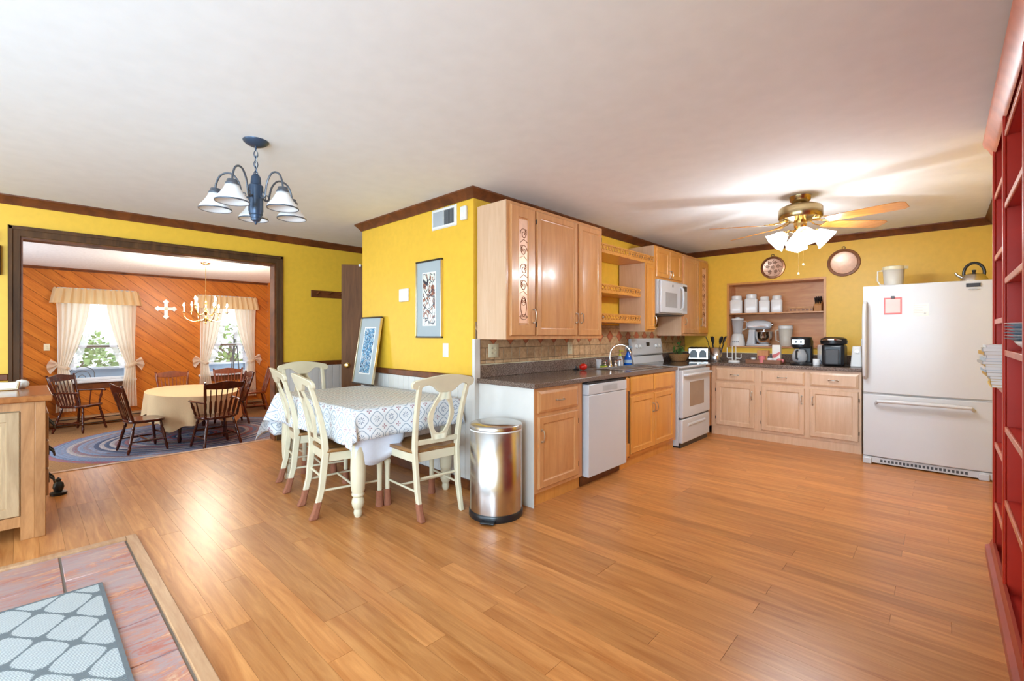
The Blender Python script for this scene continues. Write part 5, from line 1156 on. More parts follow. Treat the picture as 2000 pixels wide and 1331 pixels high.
dup(ch2, (-4.45, 1.96, 0), R(-90), 'cream chair at the far left end of the breakfast table')

# ---------------------------------------------------------------- pictures and wall devices on the picture wall
def picture(name, label, loc, w, h, iw, ih, artm, tilt=0.0, rz=0.0):
    t = thing(name, label, 'picture', loc, rz)
    t.rotation_euler = (tilt, 0, rz)
    for q, mt in (((-w / 2, w / 2, 0, 0.014), 'frame_dark'), ((-w / 2, w / 2, h - 0.014, h), 'frame_dark'), ((-w / 2, -w / 2 + 0.012, 0.014, h - 0.014), 'frame_gold'), ((w / 2 - 0.012, w / 2, 0.014, h - 0.014), 'frame_gold')):
        MB().box(q[0], q[1], -0.026, 0, q[2], q[3]).o('frame_side', mt, t, bevel=0.003)
    MB().box(-w / 2 + 0.01, w / 2 - 0.01, -0.012, -0.004, 0.01, h - 0.01).o('mat_board', 'matboard', t)
    MB().box(-iw / 2 - 0.012, iw / 2 + 0.012, -0.0135, -0.012, (h - ih) / 2 - 0.012, (h + ih) / 2 + 0.012).o('print_margin', 'paper', t)
    MB().box(-iw / 2, iw / 2, -0.0148, -0.0135, (h - ih) / 2, (h + ih) / 2).o('print', artm, t)
    return t
picture('framed_print', 'framed brown leaf print hanging on the yellow wall', (-3.371, YP - 0.0005, 1.240), 0.38, 0.70, 0.175, 0.46, 'art_brown')
picture('framed_print', 'framed blue print leaning on the tabletop against the yellow wall', (-4.31, 2.385, TTZ + 0.0065), 0.40, 0.70, 0.19, 0.46, 'art_blue', tilt=R(-9.0))
t = thing('wall_vent', 'white air vent grille under the crown moulding', 'vent', (-3.168, YP - 0.0005, 2.288))
MB().nest(-0.17, 0.17, -0.09, 0.09, [(0, 0), (0, -0.004), (0.008, -0.012), (0.026, -0.012), (0.027, -0.003)]).o('frame', 'white_plastic', t)
MB().box(-0.143, -0.004, -0.004, -0.003, -0.063, 0.063).box(0.004, 0.143, -0.004, -0.003, -0.063, 0.063).o('backing', 'greydark', t); MB().box(-0.004, 0.004, -0.012, -0.003, -0.063, 0.063).o('mullion', 'white_plastic', t)
for k in range(13):
    xx = -0.138 + k * 0.0107; MB().hexa([(xx, -0.011, -0.063), (xx + 0.009, -0.004, -0.063), (xx + 0.0095, -0.005, -0.063), (xx + 0.001, -0.012, -0.063), (xx, -0.011, 0.063), (xx + 0.009, -0.004, 0.063), (xx + 0.0095, -0.005, 0.063), (xx + 0.001, -0.012, 0.063)]).o('slat', 'greylight', t)
    xx = 0.138 - k * 0.0107; MB().hexa([(xx, -0.011, -0.063), (xx - 0.007, -0.004, -0.063), (xx - 0.0075, -0.005, -0.063), (xx - 0.001, -0.012, -0.063), (xx, -0.011, 0.063), (xx - 0.007, -0.004, 0.063), (xx - 0.0075, -0.005, 0.063), (xx - 0.001, -0.012, 0.063)]).o('slat', 'greylight', t)
t = thing('motion_sensor', 'small white sensor box high on the yellow wall corner', 'sensor', (-2.893, YP - 0.0005, 2.278)); MB().box(-0.036, 0.036, -0.03, 0, -0.058, 0.058).o('case', 'white_plastic', t, bevel=0.01, seg=3); MB().prism([(-0.022, -0.04), (0.022, -0.04), (0.018, 0.0), (-0.018, 0.0)], -0.033, -0.029, 'y').o('lens', 'paper', t)
t = thing('alarm_keypad', 'white square keypad on the yellow wall left of the brown print', 'keypad', (-3.768, YP - 0.0005, 1.648)); MB().box(-0.075, 0.075, -0.022, 0, -0.062, 0.062).o('case', 'white_plastic', t, bevel=0.006); MB().box(-0.055, 0.055, -0.0235, -0.0215, -0.04, 0.04).o('cover_door', 'paper', t, bevel=0.002)
plate('white light switch plate below the brown print', (-3.148, YP - 0.0005, 1.135), 0, 0.075, 0.12, 'white_plastic', 1, True)

# ---------------------------------------------------------------- hall door, peg rack
dv = Vector((0.42, 0.60, 0)).normalized()
t = struct(bpy.data.objects.new('door_1', None)); C.objects.link(t); t.location = (-5.015, 2.50, 0.02); t.rotation_euler = (0, 0, math.atan2(dv.y, dv.x))
MB().box(0, 0.74, 0.0, 0.035, 0, 2.055).o('slab', 'door_brown', t, bevel=0.002)
kb = MB().lathe([(0.030, 0.0), (0.030, -0.006), (0.012, -0.012), (0.011, -0.032), (0.026, -0.045), (0.029, -0.058), (0.02, -0.068), (0, -0.071)], 20, (0.065, 0, 0.90), 'y').o('knob', 'brass', t)
MB().box(-0.001, 0.001, 0.008, 0.027, 0.87, 0.93).o('latch_plate', 'brass', t)
MB().box(0.19, 0.215, -0.006, 0.04, 2.035, 2.062).o('over_door_hook', 'white_plastic', t, bevel=0.002)
t = thing('peg_rack', 'dark wooden peg rail on the yellow wall beside the open door', 'coat rack', (XL + 0.001, 2.80, 1.79))
MB().box(0, 0.018, -0.30, 0.30, -0.045, 0.045).o('board', 'trim', t, bevel=0.004)
for k in range(4): MB().tube([(0.018, -0.225 + k * 0.15, 0.0), (0.05, -0.225 + k * 0.15, 0.008), (0.075, -0.225 + k * 0.15, 0.022), (0.085, -0.225 + k * 0.15, 0.026)], [0.009, 0.007, 0.008, 0.011], 10).o('peg', 'trim', t)
t = thing('door_chime', 'dark brown louvred chime box at the left edge of the yellow wall', 'door chime', (XL + 0.001, -0.28, 1.90)); MB().box(0, 0.05, -0.16, 0.16, -0.125, 0.125).o('case', 'trim_dark', t, bevel=0.006)
for k in range(8): MB().box(0.05, 0.056, -0.13, 0.13, -0.10 + k * 0.026, -0.085 + k * 0.026).o('louver', 'groove', t)
t = thing('thermostat', 'small white thermostat above the chime box', 'thermostat', (XL + 0.001, -0.22, 2.10)); MB().box(0, 0.025, -0.085, 0.085, -0.045, 0.045).o('case', 'white_plastic', t, bevel=0.006); MB().box(0.025, 0.0265, -0.05, 0.05, -0.02, 0.025).o('display', 'greylight', t)

# ---------------------------------------------------------------- blue chandelier
CHX, CHY = -3.08, 0.985
t = thing('blue_chandelier', 'slate-blue five-arm chandelier with white bell shades hanging from the ceiling', 'chandelier', (CHX, CHY, 1.95))
MB().lathe([(0.0, 0.478), (0.03, 0.478), (0.055, 0.49), (0.07, 0.503), (0.072, 0.51)], 28).o('ceiling_canopy', 'blue_metal', t)
chn = MB(); chn.tube([(0, 0, 0.478), (0, 0, 0.45)], 0.006, 8); chn.o('canopy_loop', 'blue_metal', t)
zc = 0.445; k = 0
while zc > 0.315:
    a = 0 if k % 2 else PI / 2
    MB().tube([(0.011 * math.cos(q * PI / 8) * math.cos(a), 0.011 * math.cos(q * PI / 8) * math.sin(a), zc - 0.016 + 0.022 * math.sin(q * PI / 8)) for q in range(16)], 0.0026, 6, True).o('chain_link', 'blue_metal', t); zc -= 0.031; k += 1
MB().tube([(0, 0, 0.47), (0.012, 0.004, 0.43), (0.016, -0.004, 0.38), (0.008, 0.003, 0.33), (0, 0, 0.30)], 0.002, 6).o('power_cord', 'greylight', t)
MB().lathe([(0, -0.006), (0.006, 0.0), (0.009, 0.012), (0.022, 0.018), (0.028, 0.03), (0.028, 0.036), (0.032, 0.038), (0.034, 0.05), (0.034, 0.056), (0.038, 0.058), (0.039, 0.075), (0.041, 0.08), (0.041, 0.235), (0.030, 0.243), (0.027, 0.285), (0.020, 0.30), (0.006, 0.31), (0, 0.312)], 28).o('column', 'blue_metal', t)
for i in range(5):
    a = R(-50 + 72 * i); ca_, sa_ = math.cos(a), math.sin(a)
    def P_(r, z): return (r * ca_, r * sa_, z)
    ar = MB().tube([P_(0.035, 0.17), P_(0.06, 0.155), P_(0.075, 0.165), P_(0.082, 0.20), P_(0.095, 0.25), P_(0.125, 0.292), P_(0.16, 0.30), P_(0.195, 0.28), P_(0.215, 0.235), P_(0.22, 0.20)], 0.0058, 8, sm=4).o('arm', 'iron_grey', t)
    MB().tube([P_(0.06, 0.155), P_(0.056, 0.178), P_(0.066, 0.19), P_(0.072, 0.18)], 0.003, 6, sm=3).o('scroll', 'iron_grey', ar)
    cpz = MB().lathe([(0.010, 0.205), (0.026, 0.20), (0.030, 0.185), (0.036, 0.178), (0.036, 0.165)], 20, P_(0.22, 0)).o('shade_holder', 'iron_grey', ar)
    sh_ = MB().lathe([(0.034, 0.168), (0.040, 0.15), (0.058, 0.12), (0.080, 0.092), (0.086, 0.075)], 28, P_(0.22, 0), close=False).o('bell_shade', 'shade_glass', t, solid=0.004)
    MB().lathe([(0.0845, 0.072), (0.0885, 0.072), (0.0885, 0.079), (0.0845, 0.079), (0.0845, 0.072)], 28, P_(0.22, 0), close=False).o('rim_band', 'iron_grey', sh_)
    MB().lathe([(0.010, 0.165), (0.012, 0.14), (0.022, 0.115), (0.022, 0.105), (0.0, 0.095)], 14, P_(0.22, 0)).o('bulb', 'china', sh_)

# ---------------------------------------------------------------- ceiling fan
t = thing('ceiling_fan', 'brass ceiling fan with wooden blades and lit glass shades over the kitchen', 'ceiling fan', (-0.888, 4.566, 2.0), R(0))
def L_(prof, n_=32, c_=(0, 0, 0)): return MB().lathe(prof, n_, c_)
L_([(0.072, 0.459), (0.085, 0.455), (0.075, 0.415), (0.05, 0.395), (0.03, 0.385)]).o('ceiling_canopy', 'antbrass', t)
L_([(0.03, 0.39), (0.11, 0.382), (0.155, 0.362), (0.165, 0.345), (0.165, 0.275), (0.158, 0.262), (0.09, 0.25), (0.05, 0.24)]).o('motor_housing', 'antbrass', t)
L_([(0.045, 0.25), (0.05, 0.23), (0.045, 0.18), (0.06, 0.165), (0.06, 0.15), (0.035, 0.135), (0.03, 0.10), (0.038, 0.09), (0.034, 0.06), (0.012, 0.042), (0, 0.04)]).o('light_hub', 'brass', t)
for i, az in enumerate((-12, 44, 153, 207)):
    a = R(az)
    bl = MB(); pts = [(0.20, 0.048), (0.26, 0.058), (0.62, 0.068), (0.69, 0.066), (0.72, 0.045), (0.72, -0.045), (0.69, -0.066), (0.62, -0.068), (0.26, -0.058), (0.20, -0.048)]
    bl.prism(pts, -0.003, 0.003, 'z'); pit = R(-13)
    def tr(q): 
        y2, z2 = q[1] * math.cos(pit) - q[2] * math.sin(pit), q[1] * math.sin(pit) + q[2] * math.cos(pit)
        return (q[0] * math.cos(a) - y2 * math.sin(a), q[0] * math.sin(a) + y2 * math.cos(a), z2 + 0.222)
    b_o = bl.xf(tr).o('blade', 'fanblade', t, bevel=0.0015, seg=1)
    br = MB()
    for s_ in (-1, 1): br.tube([tr(q) for q in ((0.10, s_ * 0.012, 0.03), (0.15, s_ * 0.035, 0.016), (0.20, s_ * 0.04, 0.008), (0.235, s_ * 0.012, 0.008))], 0.006, 6)
    br.prism([(0.20, 0.035), (0.27, 0.022), (0.28, 0), (0.27, -0.022), (0.20, -0.035)], 0.0035, 0.007, 'z', tr).o('blade_bracket', 'brass', b_o)
for i in range(4):
    a = R(20 + 90 * i); ca_, sa_ = math.cos(a), math.sin(a)
    def Q_(r, z): return (r * ca_, r * sa_, z)
    am = MB().tube([Q_(0.05, 0.155), Q_(0.08, 0.165), Q_(0.10, 0.155), Q_(0.112, 0.14)], 0.008, 8).o('light_arm', 'brass', t)
    tl = R(48)
    def tilt_(p):   # local axis tilted outward and down
        x_, y_, z_ = p; rr = z_ * math.sin(tl) + x_ * math.cos(tl); zz = -z_ * math.cos(tl) + x_ * math.sin(tl)
        return ((0.105 + rr) * ca_ - y_ * sa_, (0.105 + rr) * sa_ + y_ * ca_, 0.15 + zz)
    hz_ = MB().lathe([(0.012, -0.005), (0.028, 0.0), (0.03, 0.02)], 16).xf(tilt_).o('socket', 'brass', am)
    def tulip(u, v_):
        ang = 2 * PI * u; r_ = 0.028 + 0.045 * math.sin(v_ * PI * 0.5) ** 0.8 + 0.012 * max(0, v_ - 0.7) / 0.3; r_ += 0.008 * v_ ** 4 * math.cos(6 * ang)
        return tilt_((r_ * math.cos(ang), r_ * math.sin(ang), 0.012 + 0.115 * v_))
    MB().grid(tulip, 30, 12, True).o('glass_shade', 'shade_lit', am, solid=0.003)
    lp = bpy.data.lights.new('fan_lamp', 'POINT'); lp.energy = 8.0; lp.color = (0.82, 0.92, 1.0); lp.shadow_soft_size = 0.04
    lo_ = bpy.data.objects.new('fan_lamp', lp); C.objects.link(lo_); lo_.parent = t; lo_.location = tilt_((0, 0, 0.155))
for dx, L0 in ((0.03, 0.215), (-0.005, 0.29)):
    pc = MB().tube([(dx, -0.04, 0.09), (dx, -0.045, 0.09 - L0)], 0.0016, 6).o('pull_chain', 'brass', t)
    MB().lathe([(0.0, 0), (0.006, -0.004), (0.007, -0.018), (0.0, -0.024)], 10, (dx, -0.045, 0.09 - L0)).o('chain_pull', 'ivory', pc)

# ---------------------------------------------------------------- red bookcase
BX0, BX1, BY0, BY1 = 0.222, XR - 0.004, 1.55, 3.80
t = thing('red_bookcase', 'tall red painted bookcase against the right wall', 'bookcase', (BX0, 0, 0))
D = BX1 - BX0
POST = [3.78, 3.20, 2.44, 2.0, 1.57]
MB().box(D - 0.012, D, BY0, BY1, 0.02, 2.40).o('back_panel', 'red', t)
for p_ in POST: MB().box(0.0, D - 0.012, p_ - 0.018, p_ + 0.018, 0.0, 2.40).o('upright', 'red', t, bevel=0.003)
for p_ in POST: MB().box(-0.012, 0.0, p_ - 0.022, p_ + 0.022, 0.0, 2.40).o('face_post', 'red', t, bevel=0.004)
BAYZ = [[0.32, 0.663, 1.006, 1.354, 1.71, 2.056], [0.486, 0.834, 1.195, 1.536, 1.893, 2.235], [0.40, 0.75, 1.10, 1.45, 1.80, 2.15], [0.40, 0.75, 1.10, 1.45, 1.80, 2.15]]
for k in range(4):
    ya, yb = POST[k + 1] + 0.018, POST[k] - 0.018
    for z in BAYZ[k] + [0.05, 2.385]:
        s_ = MB().box(0.004, D - 0.012, ya, yb, z - 0.02, z).o('shelf_board', 'red', t)
        MB().box(-0.006, 0.004, ya, yb, z - 0.026, z + 0.002).o('edge_strip', 'rededge', s_, bevel=0.003)
MB().prism([(-0.04, 0.0), (0.0, 0.0), (0.0, 0.09), (-0.012, 0.09), (-0.022, 0.06), (-0.04, 0.05)], BY0, BY1 + 0.03, 'y').o('plinth', 'redtrim', t)
MB().prism([(0.0, 2.30), (-0.015, 2.31), (-0.03, 2.345), (-0.045, 2.36), (-0.05, 2.385), (0.0, 2.385), (D, 2.385), (D, 2.34), (0.0, 2.40)], BY0, BY1 + 0.04, 'y').o('cornice', 'rededge', t)
# magazines sticking out of the far bay
zz = 1.007; rnd = random.Random(3)
desc = ['white', 'pale blue', 'mustard', 'grey', 'yellow']
order = [4, 2, 4, 3, 2, 1, 0, 4, 3, 1, 0, 2, 3, 0]
cnt = {}
ordw = ['lowest', 'second', 'third', 'fourth', 'fifth', 'sixth', 'seventh', 'eighth', 'ninth', 'tenth', 'eleventh', 'twelfth', 'thirteenth', 'topmost']
for k, ci in enumerate(order):
    th = rnd.uniform(0.012, 0.019); dx = rnd.uniform(-0.012, 0.012); t2 = thing('magazine', '%s magazine, %s from the bottom of the stack jutting from the red bookcase' % (desc[ci], ordw[k]) if k not in (0, 13) else '%s magazine, %s of the stack jutting from the red bookcase' % (desc[ci], ordw[k]), 'magazine', (BX0 - 0.066 + dx*0.6 + max(0, 6 - k) * 0.004, 3.30, zz), R(rnd.uniform(-2, 2)), 'magazines stacked in the red bookcase')
    MB().box(0, 0.205, 0.0, 0.27, 0.001, th - 0.001).o('pages', 'paper', t2); MB().box(-0.003, 0.205, -0.002, 0.272, th - 0.001, th).box(-0.003, 0.205, -0.002, 0.272, 0, 0.001).box(-0.003, -0.001, -0.002, 0.272, 0.001, th - 0.001).o('cover', MAGS[ci], t2)
    zz += th
# plates in the second bay
b0 = thing('serving_bowl', 'shallow white bowl under the plates in the red bookcase', 'bowl', (BX0 + 0.075, 2.90, 1.196)); MB().lathe([(0.03, 0), (0.035, 0.008), (0.06, 0.03), (0.072, 0.045)], 24, close=False).o('bowl', 'china', b0, solid=0.004)
pw = ['lowest', 'second', 'third', 'fourth', 'fifth', 'topmost']
for k in range(6):
    p_ = thing('dinner_plate', '%s white plate%s of the pile in the red bookcase' % (pw[k], '' if k in (0, 5) else ' from the bottom'), 'plate', (BX0 + 0.060, 2.94, 1.243 + 0.013 * k), group='white plates in the red bookcase')
    MB().lathe([(0, 0.0), (0.05, 0.0), (0.06, 0.004), (0.085, 0.011), (0.086, 0.0125), (0.06, 0.007), (0, 0.004)], 28, close=False).o('plate', 'china' if k % 2 else 'porch_blue', p_)
t2 = thing('ribbed_vase', 'white ribbed vase in the far bay of the red bookcase', 'vase', (BX0 + 0.062, 3.58, 1.711))
MB().lathe([(0.03 + 0.006 * (i % 2) + 0.014 * math.sin(PI * i / 14), 0.012 * i) for i in range(15)] + [(0.022, 0.175), (0.026, 0.195)], 20).o('body', 'china', t2)
t2 = thing('red_booklet', 'small red booklet lying in the far bay of the red bookcase', 'book', (BX0 + 0.01, 3.34, 0.665)); MB().box(0, 0.12, 0, 0.16, 0, 0.022).o('cover', 'tomato', t2); MB().box(-0.001, 0.118, 0.002, 0.158, 0.003, 0.019).o('pages', 'paper', t2)
t2 = thing('green_jar', 'small green and brass jar high in the red bookcase', 'jar', (BX0 + 0.05, 2.50, 2.236)); MB().lathe([(0.03, 0), (0.036, 0.02), (0.034, 0.05), (0.022, 0.062)], 18).o('body', 'green', t2); MB().lathe([(0.024, 0.062), (0.024, 0.075), (0.005, 0.085), (0, 0.09)], 18).o('lid', 'brass', t2)

# ---------------------------------------------------------------- oak buffet at the left edge
t = thing('oak_buffet', 'oak cabinet with panelled doors at the left edge of the room', 'cabinet', (-4.14, 0.10, 0), R(90))
# local x runs to +Y ; front faces +X
BWd = 1.35; DP = 0.74
MB().box(-BWd - 0.02, 0.035, -0.04, DP + 0.02, 0.852, 0.893).o('top', 'oak_top', t, bevel=0.008)
MB().box(-BWd + 0.02, -0.03, 0.02, DP - 0.02, 0.09, 0.852).o('body', 'oak_panel', t)
for xx in (-BWd, -0.045): MB().box(xx, xx + 0.05, -0.006, 0.05, 0.0, 0.852).o('corner_post', 'oak', t, bevel=0.004)
for xx in (-BWd, -0.045): MB().box(xx, xx + 0.05, DP - 0.05, DP, 0.0, 0.852).o('corner_post', 'oak', t, bevel=0.004)
MB().box(-BWd + 0.05, -0.105, 0.0, 0.02, 0.80, 0.852).o('top_rail', 'oak', t); MB().box(-BWd + 0.05, -0.105, 0.0, 0.02, 0.085, 0.15).o('bottom_rail', 'oak', t)
MB().box(-0.105, -0.045, 0.0, 0.02, 0.0, 0.852).o('stile', 'oak', t, bevel=0.002)
for k in range(2):
    x1 = -0.108 - k * 0.595; x0 = x1 - 0.58
    MB().nest(x0, x1, 0.155, 0.795, [(0, 0.01), (0, -0.006), (0.004, -0.01), (0.055, -0.01), (0.06, -0.002), (0.075, -0.002), (0.08, 0.004), (0.10, 0.004), (0.13, -0.003)]).o('panel_door', 'oak_panel', t, angle=20)
for zc in (0.68, 0.50, 0.32):          # drawers with black bails on the end facing the kitchen
    dr = MB().box(0.003, 0.02, 0.06, DP - 0.06, zc - 0.085, zc + 0.085).o('end_drawer', 'oak', t, bevel=0.004)
    for yy in (0.16,): MB().tube([(0.02, yy - 0.05, zc + 0.03), (0.045, yy - 0.05, zc - 0.0), (0.05, yy, zc - 0.03), (0.045, yy + 0.05, zc), (0.02, yy + 0.05, zc + 0.03)], 0.006, 8).box(0.02, 0.024, yy - 0.07, yy + 0.07, zc - 0.01, zc + 0.05).o('bail_pull', 'blackmetal', dr)
t = thing('photo_frame', 'small white photo frame lying on the oak cabinet', 'photo frame', (-4.60, -0.07, 0.8935), R(70)); t.rotation_euler = (R(-28), 0, R(70))
MB().box(-0.06, 0.06, -0.012, 0, 0, 0.06).o('frame', 'frame_gold', t, bevel=0.003); MB().box(-0.05, 0.05, -0.0135, -0.012, 0.01, 0.05).o('photo', 'paper', t)
t = thing('crumpled_napkin', 'crumpled white napkin behind the photo frame on the oak cabinet', 'napkin', (-4.72, 0.0, 0.8935)); MB().sphere((0, 0, 0.03), 0.04, 9, 6, 0.8).o('paper', 'paper', t)
t = thing('iron_doorstop', 'black cast-iron doorstop on the floor behind the oak cabinet', 'doorstop', (-5.12, 0.20, 0.0)); MB().lathe([(0.05, 0), (0.052, 0.02), (0.025, 0.03), (0.035, 0.06), (0.03, 0.09), (0.015, 0.105), (0.02, 0.12), (0, 0.14)], 16).o('figure', 'blackmetal', t)

# ---------------------------------------------------------------- dining room furniture
ru = MB()
def rugf(u, v_): a = 2 * PI * u; r_ = v_; return (1.56 * r_ * math.cos(a), 1.72 * r_ * math.sin(a), 0.012 + 0.0025 * abs(math.sin(PI * r_ * 30)) if r_ < 1 else 0.0)
ru.grid(rugf, 72, 62, True)
tag(ru.o('braided_rug', 'rug', None, (-8.95, 1.92, DZ)), 'oval braided blue and red rug under the dining table', 'rug')
DTX, DTY, DTZ = -9.03, 1.93, 0.352
t = thing('dining_table', 'oval dining table hidden under a cream cloth', 'table', (DTX, DTY, DZ + 0.0145))
hgt = DTZ - DZ - 0.0145
MB().lathe([(1.0, hgt - 0.03), (1.0, hgt - 0.004), (0.99, hgt), (0, hgt)], 48, sx=1.04, sy=0.60).o('tabletop', 'mahogany', t)
for sx in (-1, 1):
    for sy in (-1, 1): MB().lathe([(0.02, 0), (0.03, 0.05), (0.022, 0.12), (0.036, 0.3), (0.03, 0.45), (0.04, 0.5), (0.04, hgt - 0.03)], 14, (sx * 0.62, sy * 0.30, 0)).o('leg', 'mahogany', t)
def dcl(u, v_):
    a = 2 * PI * u; ex, ey = 1.05, 0.61
    if v_ < 0.5:
        r_ = v_ * 2; return (ex * r_ * math.cos(a), ey * r_ * math.sin(a), 0)
    s_ = (v_ - 0.5) * 2; dropL = 0.42 + 0.10 * math.cos(4 * a - PI) ** 3
    k = 1 + s_ * (0.02 + 0.055 * math.sin(13 * a)) + 0.004
    return (ex * k * math.cos(a), ey * k * math.sin(a) , -dropL * s_ - 0.001)
dc = MB().grid(dcl, 104, 21, True)
tag(dc.o('dining_tablecloth', 'cream_cloth', None, (DTX, DTY, DTZ + 0.004), angle=60), 'plain cream cloth draped over the oval dining table', 'tablecloth')

def turned(p0, p1, prof, n=10):     # turned member between two points ; prof list of (t, r)
    a, b_ = Vector(p0), Vector(p1); return [tuple(a + (b_ - a) * q[0]) for q in prof], [q[1] for q in prof]
TL = [(0, 0.012), (0.06, 0.017), (0.18, 0.02), (0.3, 0.014), (0.34, 0.02), (0.38, 0.014), (0.55, 0.021), (0.7, 0.019), (0.78, 0.013), (0.82, 0.02), (0.88, 0.015), (1, 0.014)]
def captain(label, mat, arms, spind=6, group='spindle-back chairs in the dining room'):
    t = thing('dining_chair', label, 'chair', group=group)
    m = MB(); n = 30; poly = []
    for i in range(n):
        a = 2 * PI * i / n; cx, cy = math.cos(a), math.sin(a); r_ = 1 / (abs(cx) ** 3.2 + abs(cy) ** 3.2) ** (1 / 3.2); poly.append((0.235 * r_ * cx * (1 + 0.06 * cy), 0.22 * r_ * cy))
    m.prism(poly, 0.41, 0.448, 'z').o('seat', mat, t, bevel=0.012, seg=3)
    for sx in (-1, 1):
        for sy, yy, sp in ((1, 0.15, 0.06), (-1, -0.15, 0.09)):
            pts, rr = turned((sx * 0.235, yy + sy * sp, 0), (sx * 0.16, yy, 0.41), TL); MB().tube(pts, rr, 10).o('leg', mat, t)
        pts, rr = turned((sx * 0.218, 0.19, 0.16), (sx * 0.218, -0.20, 0.16), [(0, 0.009), (0.3, 0.012), (0.5, 0.017), (0.7, 0.012), (1, 0.009)]); MB().tube(pts, rr, 8).o('side_stretcher', mat, t)
    pts, rr = turned((-0.215, 0.0, 0.16), (0.215, 0.0, 0.16), [(0, 0.009), (0.3, 0.012), (0.5, 0.018), (0.7, 0.012), (1, 0.009)]); MB().tube(pts, rr, 8).o('cross_stretcher', mat, t)
    pts, rr = turned((-0.2, 0.195, 0.22), (0.2, 0.195, 0.22), [(0, 0.009), (0.3, 0.015), (0.5, 0.011), (0.7, 0.015), (1, 0.009)]); MB().tube(pts, rr, 8).o('front_stretcher', mat, t)
    def yb(z): return -0.175 - 0.27 * (z - 0.44)
    for sx in (-1, 1):
        pts, rr = turned((sx * 0.195, -0.175, 0.44), (sx * 0.25, yb(0.95), 0.95), [(0, 0.015), (0.1, 0.02), (0.2, 0.014), (0.3, 0.019), (0.4, 0.019), (0.45, 0.013), (0.5, 0.019), (0.7, 0.019), (0.92, 0.017), (0.95, 0.012), (0.98, 0.019), (1, 0.012)]); MB().tube(pts, rr, 10).o('back_post', mat, t)
    for k in range(spind):
        f_ = (k + 0.5) / spind * 2 - 1; xb, xt = f_ * 0.165, f_ * 0.205
        vs = []
        pth = [(xb + (xt - xb) * q, yb(0.44 + 0.4 * q) - 0.012 * (1 - f_ * f_), 0.44 + 0.40 * q) for q in (0, 0.12, 0.2, 0.45, 0.55, 0.62, 0.8, 1)]
        MB().bar(pth, [0.012, 0.016, 0.034, 0.032, 0.03, 0.014, 0.012, 0.012], [0.012, 0.012, 0.011, 0.011, 0.011, 0.012, 0.012, 0.012]).o('spindle', mat, t, bevel=0.003)
    top = [(-0.235 + 0.47 * i / 20, 0.925 + 0.03 * math.exp(-((i - 10) / 5.5) ** 2)) for i in range(21)]; bot = [(0.235 - 0.47 * i / 20, 0.852 - 0.016 * math.sin(PI * i / 20)) for i in range(21)]
    MB().prism(top + bot, -0.011, 0.011, 'y', lambda q: (q[0], q[1] + yb(q[2]) - 0.03 * (1 - (q[0] / 0.24) ** 2), q[2])).o('crest_rail', mat, t, bevel=0.004)
    if arms:
        for sx in (-1, 1):
            MB().tube([(sx * 0.222, yb(0.66) + 0.01, 0.655), (sx * 0.255, -0.1, 0.66), (sx * 0.275, 0.03, 0.66), (sx * 0.268, 0.13, 0.662), (sx * 0.262, 0.17, 0.655)], [0.016, 0.018, 0.02, 0.027, 0.02], 10, flat=0.6).o('arm', mat, t)
            pts, rr = turned((sx * 0.205, 0.12, 0.445), (sx * 0.265, 0.12, 0.655), [(0, 0.011), (0.2, 0.018), (0.35, 0.012), (0.6, 0.02), (0.8, 0.012), (1, 0.012)]); MB().tube(pts, rr, 8).o('arm_support', mat, t)
            MB().tube([(sx * 0.215, -0.04, 0.445), (sx * 0.258, -0.05, 0.655)], 0.009, 8).o('arm_spindle', mat, t)
    return t
RZ_ = DZ + 0.0145
c1 = captain('dark captain armchair at the near end of the dining table, its back to the kitchen', 'mahogany', True); c1.location = (-7.82, 1.96, RZ_); c1.rotation_euler = (0, 0, R(97)); c1.scale = (1.05, 1.05, 1.02)
c2 = captain('dark spindle chair at the left side of the dining table, seen edge-on', 'mahogany', False); c2.location = (-8.30, 1.19, RZ_); c2.rotation_euler = (0, 0, R(8))
dup(c2, (-9.5, 2.62, RZ_), R(178), 'dark spindle chair at the right side of the dining table')
c3 = captain('red-brown chair at the far end of the dining table facing the kitchen', 'cherry', False, 7); c3.location = (-10.22, 1.93, RZ_); c3.rotation_euler = (0, 0, R(-90))
dup(c3, (-10.38, 2.84, RZ_), R(-100), 'red-brown chair standing before the right dining window')
dup(c3, (-10.72, 3.40, DZ), R(170), 'red-brown spindle chair in the far right corner of the dining room')
dup(c1, (-10.78, 0.70, DZ), R(-42), 'dark captain armchair under the left dining window')
t = thing('dark_sideboard', 'dark sideboard against the dining room wall behind the oak cabinet', 'sideboard', (-11.1, -0.48, DZ))
MB().box(-0.24, 0.24, -0.55, 0.52, 0.08, 0.88).o('body', 'mahogany', t); MB().box(-0.26, 0.26, -0.57, 0.54, 0.88, 0.915).o('top', 'black', t, bevel=0.006)
for yy in (-0.5, 0.47):
    for xx in (-0.2, 0.2): MB().lathe([(0.02, 0), (0.03, 0.04), (0.022, 0.08)], 12, (xx, yy, 0)).o('foot', 'mahogany', t)
for k in range(2): MB().xf(lambda p: p).nest(-0.5 + k * 0.51, -0.02 + k * 0.51, 0.12, 0.84, [(0, 0), (0, -0.012), (0.05, -0.012), (0.06, -0.004)]).xf(lambda p: (0.24 - p[1], p[0], p[2])).o('door', 'mahogany', t)

